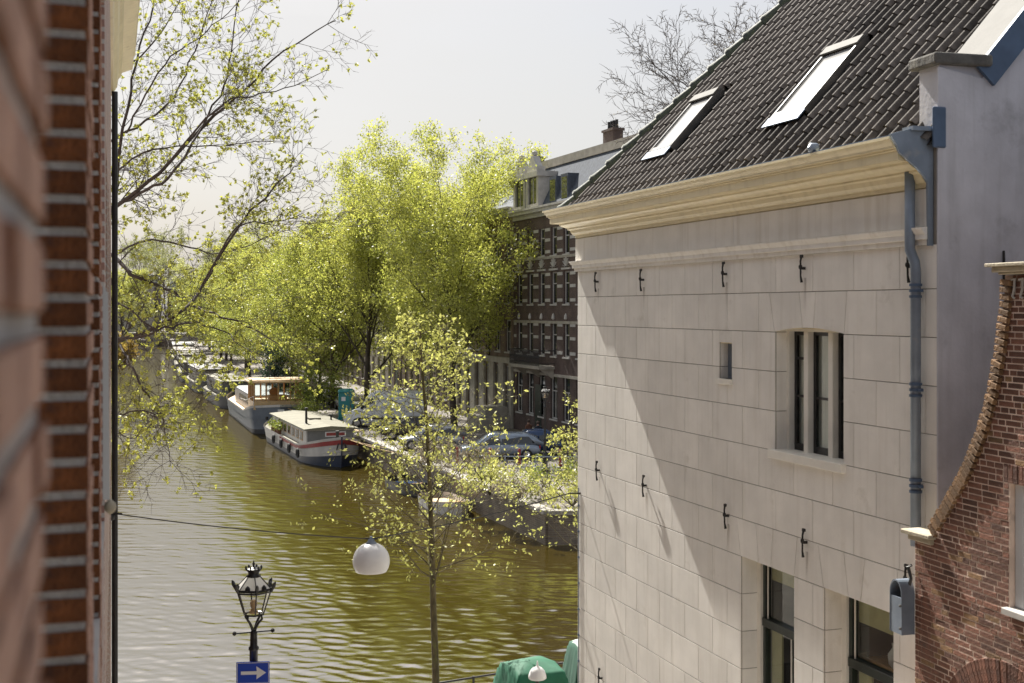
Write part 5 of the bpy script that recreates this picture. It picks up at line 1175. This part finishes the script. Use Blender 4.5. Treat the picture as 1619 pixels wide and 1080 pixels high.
# grey boat with wooden wheelhouse
GB, Lg = boat_at('grey_boat', 'grey steel boat with varnished open wooden wheelhouse behind the white barge', 99.8, 122, 2.65)
st = hull(Lg, 4.4, lambda f: 2.25-.75*min(1, f/.25)+.5*max(0, (f-.8)/.2)**2, bow=.07, full=.22)
obj('hull_bottom', *hull_band(st, -.2, .30, .05), 'hull_dark', GB, True); obj('hull_side', *hull_band(st, .30, .98, .05), 'hull_grey', GB, True); obj('rubbing_strake', *hull_band(st, .60, .66, .05, out=.05), 'hull_grey', GB, True); obj('gunwale', *hull_band(st, .96, 1.03, .05, out=.04), 'hull_white', GB, True)
deck(st, .86, .05, 'wood_pale', GB)
wh = MB(); wh.box(.7, 4.6, -1.95, 1.95, 1.9, 2.55); wb = wh.build('wheelhouse', 'wood_pale', GB)
for x in (.78, 2.0, 3.2, 4.5):
    for y in (-1.9, 1.9): MB().box(x-.07, x+.07, y-.07, y+.07, 2.551, 4.0).build('post', 'wood_orange', wb)
for y in (-.95, 0, .95): MB().box(.71, .85, y-.06, y+.06, 2.551, 4.0).build('post', 'wood_orange', wb); MB().box(4.43, 4.57, y-.06, y+.06, 2.551, 4.0).build('post', 'wood_orange', wb)
q = MB(); q.box(.4, 4.9, -2.25, 2.25, 4.0, 4.14); q.box(.6, 4.7, -2.1, 2.1, 4.141, 4.24); bev(q.build('canopy', 'wood_pale', wb), .03)
for y0, y1 in ((-1.83, -1.01), (-.89, -.06), (.06, .89), (1.01, 1.83)): MB().box(4.49, 4.50, y0, y1, 2.7, 3.95).build('pane', 'glass_clear', wb)
MB().box(1.6, 2.8, -.8, .6, 2.551, 2.95).build('bench', 'wood_orange', wb); MB().lathe([(.35, -.03), (.38, 0), (.35, .03)], 14, T(3.6, 0, 3.1) @ Ry(PI/2)).build('steering_wheel', 'wood_orange', wb)
q = MB().box(6, Lg-3.5, -1.5, 1.5, 1.3, 2.6).build('cabin', 'hull_white', GB); bev(q, .06, 2)
for i in range(6):
    for s_ in (-1, 1): MB().box(6.8+i*1.6, 7.8+i*1.6, s_*1.505-.02, s_*1.505+.02, 1.75, 2.3).build('window', 'glass_far', q)
MB().box(5.8, Lg-3.3, -1.6, 1.6, 2.6, 2.7).build('cabin_roof', 'hull_grey', GB)
MB().tube([(.2, 2.0, 2.2), (.2, 2.0, 3.0), (5, 2.1, 2.4), (9, 2.15, 2.3)], .025, 5).build('hand_rail', 'hull_white', GB)
for s_ in (1, -.2): MB().lathe([(.05, 0), (.12, .05), (.12, .22), (.05, .27)], 8, T(-.05, s_, 1.15)).build('fairlead', 'iron', GB)
MB().box(-.075, -.055, -.35, .15, 1.75, 1.95).build('name_plate', 'sign_white', GB)
# gang plank and mooring ropes
o = MB().box(0, 4.2, -.3, .3, 0, .06).build('gang_plank', 'wood_pale'); v0 = Vector((bank_x(86.5)+.6, 86.2, .12)); o.location = v0; d = Vector((bank_x(86.5)-1.6, 87.0, .3))-v0; o.rotation_euler = (0, -math.atan2(d.z, d.xy.length), math.atan2(d.y, d.x)); tag(o, 'wooden gang plank from the quay to the white barge', 'gang plank')
for k, (a, b_) in enumerate([((bank_x(79)-2.2, 79.6, .3), (bank_x(71)+.5, 71, .1)), ((bank_x(80)-1.9, 80.5, .2), (bank_x(75)+.5, 75.5, .1)), ((bank_x(100)-2.0, 100.2, .6), (bank_x(95)+.5, 95, .1))]):
    o = MB().tube(catn(Vector(a), Vector(b_), .15, 8), .03, 5).build('mooring_rope', 'wood_pale'); tag(o, ['long mooring rope from the white barge bow to the quay', 'short mooring rope beside the white barge bow', 'mooring rope of the grey boat'][k], 'rope')
# boats further up
specs = [(124, 144, 4.4, 'hull_dark', 'cabin_grey', 'deck_olive', 'dark barge with grey cabin moored behind the grey boat'), (146, 166, 4.6, 'hull_dark', 'stone_beige', 'hull_dark', 'dark houseboat with drab flat roof, second beyond the grey boat'), (168, 190, 5.0, 'hull_navy', 'cabin_grey', 'deck_olive', 'navy houseboat with grey cabin in the distant row'),
         (193, 216, 5.0, 'hull_dark', 'hull_white', 'deck_olive', 'distant dark barge with pale cabin'), (219, 244, 5.2, 'hull_dark', 'cabin_grey', 'stone_beige', 'far houseboat with a pale roof'), (248, 275, 5.2, 'hull_grey', 'hull_white', 'cabin_grey', 'farthest pale houseboat near the bridge')]
for k, (ya, yb, bw_, hm_, cm_, rm_, lab) in enumerate(specs):
    t_, Ln = boat_at('houseboat', lab, ya, yb, 2.9, group='houseboats up the canal'); st = hull(Ln, bw_, lambda f: 1.2+.5*max(0, 1-f/.2)**1.5+.3*max(0, (f-.85)/.15)**2)
    obj('hull_bottom', *hull_band(st, -.2, .98), hm_, t_, True); obj('gunwale', *hull_band(st, .95, 1.02, out=.04), 'cabin_grey', t_, True); deck(st, .92, .05, 'deck_olive', t_)
    q = MB().box(3.2, Ln-2.5, -bw_*.38, bw_*.38, .9, 2.5+.15*(k % 2)).build('cabin', cm_, t_); bev(q, .05); MB().box(3.0, Ln-2.3, -bw_*.42, bw_*.42, 2.51+.15*(k % 2), 2.64+.15*(k % 2)).build('cabin_roof', rm_, t_)
    for i in range(7):
        for s_ in (-1, 1): MB().box(4+i*1.8, 5.1+i*1.8, s_*bw_*.38-.02, s_*bw_*.38+.02, 1.5, 2.2).build('window', 'glass_far', q)
    for y in (-.9, .3): MB().box(3.18, 3.199, y, y+.7, 1.4, 2.2).build('window', 'glass_far', q)
# small dinghies at the near end of the far quay
for k, (y, off, m_, lab) in enumerate([(60, 1.3, 'hull_white', 'small open white boat moored below the bushes'), (66.5, 1.2, 'hull_dark', 'small dark boat with blue cover moored behind the young tree')]):
    t_ = boat_at('dinghy', lab, y, y+4.6, off, group='small boats by the quay')[0]; st = hull(4.8, 1.8, lambda f: .55+.2*max(0, 1-f/.4), bow=.4, full=.7)
    obj('hull', *hull_band(st, -.1, 1, .2), m_, t_, True); deck(st, .7, .04, 'wood_pale' if k == 0 else 'paint_darkblue', t_); MB().box(2, 2.3, -.75, .75, .3, .42).build('thwart', 'wood_orange', t_)

# ------------------------------------------------------------------ vehicles on the far quay
def wheel(parent, x, y, r=.31):
    w_ = MB().lathe([(r*.55, -.10), (r*.97, -.10), (r, -.07), (r, .07), (r*.97, .10), (r*.55, .10)], 18, T(x, y, r) @ Rx(PI/2)).build('wheel', 'rubber', parent, True)
    MB().lathe([(.02, -.112), (r*.6, -.105), (r*.6, .105), (.02, .112)], 14, T(x, y, r) @ Rx(PI/2)).build('rim', 'rim', w_)
def loft(stations):
    """stations: list of (x, [(y, z), ...]) half sections mirrored"""
    vs = []; fs = []; n = len(stations[0][1])
    for x, sec in stations:
        for y, z in sec: vs.append((x, y, z))
        for y, z in sec[::-1]: vs.append((x, -y, z))
    m_ = 2*n
    for i in range(len(stations)-1):
        for j in range(m_): a = i*m_+j; b_ = i*m_+(j+1) % m_; fs.append((a, a+m_, b_+m_, b_))
    fs.append(tuple(range(m_))); e = (len(stations)-1)*m_; fs.append(tuple(range(e+m_-1, e-1, -1))); return vs, fs
def car(name, label, loc, rz, paint, L_=4.3, H_=1.45, group='cars parked on the far quay', estate=False):
    t_ = thing(name, label, 'car', loc, rz, group); w = .86
    def sec(zb, zt, k=1.0): return [(w*k*.92, zb), (w*k, zb+.12), (w*k, zt-.12), (w*k*.93, zt)]
    hb = .90
    body = [(0, sec(.38, .62, .82)), (.08, sec(.26, .70, .93)), (.5, sec(.22, .78, 1)), (1.1, sec(.22, .86, 1)), (2.2, sec(.22, hb, 1)), (3.4, sec(.22, hb+.02, 1)), (L_-.35, sec(.24, hb, .98)), (L_-.05, sec(.30, hb-.08, .92)), (L_, sec(.42, hb-.2, .86))]
    o = obj('body', *loft(body), paint, t_, True); md = o.modifiers.new('s', 'SUBSURF'); md.levels = md.render_levels = 1
    xr = L_-.25 if estate else L_-.75
    gh = [(.95, [(.70, hb-.06), (.70, hb-.04), (.69, hb-.03), (.68, hb-.02)]), (1.75, [(.76, hb-.05), (.70, H_-.22), (.62, H_-.06), (.50, H_-.01)]), (2.4, [(.77, hb-.05), (.71, H_-.2), (.63, H_-.04), (.52, H_)]), (xr-.5, [(.77, hb-.05), (.70, H_-.22), (.62, H_-.07), (.5, H_-.03)]), (xr+.45, [(.74, hb-.06), (.73, hb), (.70, hb+.03), (.66, hb+.04)])]
    cb_ = obj('cabin', *loft(gh), paint, t_, True)
    for s_ in (-1, 1):
        for (x0, x1, x2, x3) in ((1.30, 2.32, 2.30, 1.86), (2.42, xr-.05, xr-.45, 2.40)):
            q = MB().add([(x0, s_*.785, hb+.02), (x1, s_*.785, hb+.02), (x2, s_*.695, H_-.18), (x3, s_*.695, H_-.18)], [(0, 1, 2, 3)]).build('side_window', 'glass_dark', cb_)
        MB().box(1.28, 1.48, s_*.94-.08, s_*.94+.08, hb+.0, hb+.13).build('mirror', paint, t_)
        MB().box(.02, .16, s_*.62-.16, s_*.62+.16, .60, .72).build('headlight', 'glass_lamp' if False else 'rim', t_); MB().box(L_-.10, L_-.02, s_*.66-.12, s_*.66+.12, .62, .80).build('tail_light', 'red_lens', t_)
        for x in (.82, L_-.80): wheel(t_, x, s_*.80)
    MB().add([(1.06, -.60, hb+.04), (1.06, .60, hb+.04), (1.70, .52, H_-.10), (1.70, -.52, H_-.10)], [(0, 1, 2, 3)]).build('windscreen', 'glass_dark', cb_)
    MB().add([(xr+.36, .6, hb+.10), (xr+.36, -.6, hb+.10), (xr-.42, -.5, H_-.10), (xr-.42, .5, H_-.10)], [(0, 1, 2, 3)]).build('rear_window', 'glass_dark', cb_)
    return t_
car('parked_car', 'silver blue estate car parked side on near the far lantern', (-3.0, 71.8, 0), .04, 'paint_silverblue', 4.6, 1.47, estate=True)
car('parked_car', 'dark blue car nosed behind the silver blue estate beside the far lantern', (-.9, 73.6, 0), .10, 'paint_darkblue', 4.2, 1.45)
car('parked_car', 'silver hatchback parked behind the young tree stem', (-6.9, 76.6, 0), .06, 'paint_silver', 4.0, 1.48, estate=True)
car('parked_car', 'black car parked between the white van and the silver hatchback', (-8.6, 82.6, 0), .05, 'paint_black', 4.3, 1.45)
CB = [o for o in bpy.data.objects if o.get('category') == 'car']
for k, (y, dx, src, rz, lab) in enumerate([(104, 4.0, 2, 1.9, 'silver car parked up the quay just beyond the toilet'), (111, 4.2, 3, 1.9, 'black car parked behind the evergreen bush'), (118, 4.2, 1, 1.9, 'dark blue car parked behind the grey boat'), (126, 4.2, 2, 1.9, 'silver car parked behind the dark barge'), (136, 4.2, 3, 1.9, 'black car far up the quay'), (148, 4.4, 0, 1.9, 'silver blue car farthest up the quay')]):
    dup(CB[src], None, (bank_x(y)+dx, y, 0), rz, lab)
VN = thing('white_van', 'white delivery van parked facing left beside the teal toilet', 'van', (-12.0, 91.2, 0), -.05)
def vs_(zb, zt, k=1.0, kt=.9): return [(.98*k, zb), (1.0*k, zb+.2), (1.0*k, (zb+zt)/2+.2), (1.0*kt, zt-.15), (.85*kt, zt)]
vb = [(0, vs_(.45, .85, .85, .85)), (.12, vs_(.30, 1.05, .95, .92)), (.85, vs_(.28, 1.28, 1, .95)), (1.15, vs_(.28, 1.45, 1, .93)), (1.85, vs_(.28, 2.42, 1, .86)), (2.3, vs_(.28, 2.58, 1, .88)), (5.6, vs_(.28, 2.6, 1, .9)), (5.8, vs_(.35, 2.5, .98, .88))]
o = obj('body', *loft(vb), 'paint_white', VN, True); o.modifiers.new('e', 'EDGE_SPLIT').split_angle = .6
for s_ in (-1, 1):
    MB().add([(1.35, s_*1.004, 1.42), (2.2, s_*1.004, 1.42), (2.2, s_*.93, 2.14), (1.86, s_*.93, 2.14)], [(0, 1, 2, 3)]).build('side_window', 'glass_dark', VN)
    MB().box(1.30, 1.45, s_*1.12-.1, s_*1.12+.1, 1.35, 1.65).build('mirror', 'rubber', VN); MB().box(.15, .5, s_*.80-.12, s_*.8+.1, .85, 1.1).build('headlight', 'rim', VN)
    q = MB().box(2.26, 2.275, s_*1.0-.006, s_*1.0+.006, .5, 2.2).build('door_gap', 'rubber', VN); MB().box(1.05, 5.3, s_*1.005-.01, s_*1.005+.01, .62, .74).build('rub_strip', 'rubber', VN); MB().box(3.45, 3.465, s_*1.0-.006, s_*1.0+.006, .5, 2.2).build('door_gap', 'rubber', VN)
    for x in (1.0, 4.7): wheel(VN, x, s_*.92, .35)
    MB().box(2.05, 2.2, s_*1.012-.01, s_*1.012+.01, 1.18, 1.22).build('handle', 'rubber', VN); MB().box(5.72, 5.81, s_*.85-.08, s_*.85+.08, 1.0, 1.5).build('tail_light', 'red_lens', VN)
MB().add([(1.22, -.85, 1.55), (1.22, .85, 1.55), (1.80, .76, 2.36), (1.80, -.76, 2.36)], [(0, 1, 2, 3)]).build('windscreen', 'glass_dark', VN); MB().box(-.03, .1, -.85, .85, .4, .62).build('bumper', 'rubber', VN)
# portable toilet
PT = thing('portable_toilet', 'teal plastic portable toilet on the bank above the white barge', 'portable toilet', (-12.75, 97.3, 0), .12)
q = MB().box(-.58, .58, -.58, .58, .1, 2.1).build('cabin', 'teal_plastic', PT); bev(q, .05, 2)
MB().box(-.65, .65, -.65, .65, 0, .1).build('base', 'teal_plastic', PT)
pr_ = [(.64, .64, 2.1), (.62, .62, 2.2), (.45, .45, 2.32), (.1, .1, 2.36)]
vs = [(sx*a, sy*b_, z) for a, b_, z in pr_ for sx, sy in ((1, 1), (-1, 1), (-1, -1), (1, -1))]; obj('roof', vs, [(4*i+j, 4*i+(j+1) % 4, 4*i+4+(j+1) % 4, 4*i+4+j) for i in range(3) for j in range(4)]+[(12, 13, 14, 15)], 'teal_plastic', PT)
dr = MB().box(-.42, .42, -.605, -.581, .18, 2.02).build('door', 'teal_plastic', PT); MB().box(-.36, -.05, -.612, -.606, 1.45, 1.75).build('notice', 'sign_white', dr); MB().box(.3, .36, -.63, -.606, 1.0, 1.15).build('handle', 'rubber', dr)
for s_ in (-1, 1):
    for z_ in (.5, .9, 1.3): MB().box(s_*.59-.012, s_*.59+.012, -.45, .45, z_, z_+.04).build('rib', 'teal_plastic', PT)
    MB().box(s_*.59-.012, s_*.59+.012, -.4, .4, 1.75, 1.95).build('vent', 'white_plastic', PT)
# railing on the far quay
R2 = thing('far_railing', 'grey two bar railing on the far quay before the parked cars', 'railing', (0, 0, 0))
for z_ in (.99, .45): MB().tube([(-1.9, 64.4, z_), (9, 63.6, z_)], .03, 6).build('rail', 'zinc', R2)
for i in range(8): MB().tube([(-1.9+i*1.55, 64.4-.114*i, 0), (-1.9+i*1.55, 64.4-.114*i, 1.02)], .04, 6).build('post', 'zinc', R2)
# bollards
bm = None
for i, (x, y) in enumerate([(-3.0, 69.5), (-1.2, 68.8), (.4, 68.6), (2.6, 68.2)]):
    if bm is None:
        bm = thing('bollard', 'x', 'bollard', (x, y, 0)); MB().lathe([(.11, 0), (.10, .1), (.075, .15), (.07, .75), (.09, .78), (.09, .84), (.04, .92), (.0, .93)], 10).build('post', 'boat_red', bm, True); o = bm
    else: o = dup(bm, None, (x, y, 0))
    tag(o, ['brown red bollard farthest from the far lantern', 'brown red bollard before the estate car door', 'brown red bollard before the estate car tail', 'brown red bollard right of the far lantern'][i], 'bollard', 'bollards on the far quay')
# bicycles
def bicycle(label, loc, rz, lean=.12):
    t_ = thing('bicycle', label, 'bicycle', loc, rz, 'bicycles on the far quay'); t_.rotation_euler = (lean, 0, rz)
    for x in (-.52, .52):
        w_ = MB(); w_.tube([(x+.33*math.cos(a*PI/12), 0, .35+.33*math.sin(a*PI/12)) for a in range(25)], .018, 5, False); o = w_.build('wheel', 'rubber', t_)
        s_ = MB()
        for a in range(8): s_.tube([(x, 0, .35), (x+.32*math.cos(a*PI/4), 0, .35+.32*math.sin(a*PI/4))], .004, 3)
        s_.build('spokes', 'rim', o)
    f = MB(); B_, H1, S1, F1 = (-.08, 0, .32), (.36, 0, .90), (-.24, 0, .88), (.52, 0, .35)
    for a, b_ in ((B_, H1), (B_, S1), (S1, (.34, 0, .82)), ((-.52, 0, .35), B_), ((-.52, 0, .35), (-.22, 0, .80)), (H1, F1)): f.tube([a, b_], .016, 5)
    f.build('frame', 'bike_black', t_); MB().tube([(.28, -.27, 1.02), (.36, -.12, 1.08), (.36, 0, 1.02), (.36, .12, 1.08), (.28, .27, 1.02)], .013, 5).build('handlebar', 'rim', t_)
    MB().add([(-.40, -.08, .95), (-.40, .08, .95), (-.12, .02, .96), (-.12, -.02, .96), (-.40, -.07, .90), (-.40, .07, .90), (-.13, .02, .92), (-.13, -.02, .92)], [(0, 1, 2, 3), (7, 6, 5, 4), (0, 4, 5, 1), (1, 5, 6, 2), (2, 6, 7, 3), (3, 7, 4, 0)]).build('saddle', 'rubber', t_)
    MB().box(-.72, -.32, -.07, .07, .72, .74).build('carrier', 'bike_black', t_); return t_
b0 = bicycle('black bicycle leaning on the far railing, nearest the lantern', (.5, 64.75, 0), .05)
for k, (x, y, rz, lab) in enumerate([(-1.1, 65.0, .2, 'black bicycle leaning on the left end of the far railing'), (3.0, 67.5, 1.2, 'black bicycle parked just right of the far lantern'), (3.7, 69.5, 2.0, 'bicycle standing between the lantern and the white house corner'), (-4.6, 70.2, .4, 'bicycle parked at the quay edge before the silver hatchback'), (-6.1, 73.4, .6, 'bicycle at the quay edge behind the young tree'), (-9.8, 85.0, .5, 'bicycle by the bank in front of the white van'), (4.4, 72.5, 1.5, 'bicycle leaning on the dark brick house by the white corner')]):
    dup(b0, None, (x, y, 0), rz, lab)
# people
def person(label, loc, rz, top, legs, stride=.14, hairm='hair', arm=.1, group='people on the far quay'):
    t_ = thing('person', label, 'person', loc, rz, group)
    V_ = [(0, 0, .98), (0, 0, 1.18), (0, 0, 1.38), (0, 0, 1.50), (0, 0, 1.60), (.01, 0, 1.70),
          (0, .10, .92), (stride*.6, .105, .50), (stride*.8, .105, .09), (stride*.8+.13, .105, .04),
          (0, -.10, .92), (-stride*.4, -.105, .50), (-stride*1.2, -.105, .10), (-stride*1.2+.12, -.105, .04),
          (0, .19, 1.40), (-arm*.5, .235, 1.13), (arm, .22, .89), (arm*1.3, .215, .81), (0, -.19, 1.40), (arm*.4, -.235, 1.13), (arm*1.6, -.21, .90), (arm*2, -.205, .82)]
    E_ = [(0, 1), (1, 2), (2, 3), (3, 4), (4, 5), (0, 6), (6, 7), (7, 8), (8, 9), (0, 10), (10, 11), (11, 12), (12, 13), (2, 14), (14, 15), (15, 16), (16, 17), (2, 18), (18, 19), (19, 20), (20, 21)]
    R_ = [.15, .14, .155, .06, .085, .09, .09, .06, .045, .04, .09, .06, .045, .04, .065, .05, .04, .035, .065, .05, .04, .035]
    me = bpy.data.meshes.new('body'); me.from_pydata(V_, E_, []); o = bpy.data.objects.new('body', me); COL.objects.link(o); o.parent = t_
    md = o.modifiers.new('skin', 'SKIN'); md.use_smooth_shade = True
    for i, v in enumerate(me.skin_vertices[0].data): v.radius = (R_[i]*.85, R_[i]); v.use_root = (i == 0)
    s2 = o.modifiers.new('sub', 'SUBSURF'); s2.levels = s2.render_levels = 1
    m_ = bpy.data.materials.new('person_'+top); m_.use_nodes = True; N = m_.node_tree; tcn = N.nodes.new('ShaderNodeTexCoord'); sp = N.nodes.new('ShaderNodeSeparateXYZ'); N.links.new(tcn.outputs['Object'], sp.inputs[0])
    rp = N.nodes.new('ShaderNodeValToRGB'); rp.color_ramp.interpolation = 'CONSTANT'; mr = N.nodes.new('ShaderNodeMath'); mr.operation = 'DIVIDE'; mr.inputs[1].default_value = 1.8; N.links.new(sp.outputs[2], mr.inputs[0]); N.links.new(mr.outputs[0], rp.inputs[0])
    cc = {'cloth_dark': (.014, .018, .028, 1), 'cloth_jeans': (.025, .04, .08, 1), 'cloth_brown': (.13, .06, .035, 1)}; el = rp.color_ramp.elements; el[0].position = 0; el[0].color = (.02, .018, .015, 1); el[1].position = .065; el[1].color = cc[legs]
    e = el.new(.52); e.color = cc[top]; e = el.new(.845); e.color = (.45, .27, .2, 1); N.links.new(rp.outputs[0], N.nodes['Principled BSDF'].inputs['Base Color']); N.nodes['Principled BSDF'].inputs['Roughness'].default_value = .85; me.materials.append(m_)
    h = MB().lathe([(.02, .12), (.075, .10), (.10, .04), (.10, -.02), (.085, -.07)], 12, T(-.012, 0, 1.68)).build('hair', hairm, t_, True); return t_
person('person in dark coat and jeans walking behind the far lantern', (1.55, 75.5, 0), 1.9, 'cloth_dark', 'cloth_jeans')
person('person in brown jacket walking left of the dark coated person', (1.0, 76.6, 0), 2.2, 'cloth_brown', 'cloth_dark')
person('person in black standing by the bicycles right of the far lantern', (2.9, 70.6, 0), -.8, 'cloth_dark', 'cloth_dark', .05)
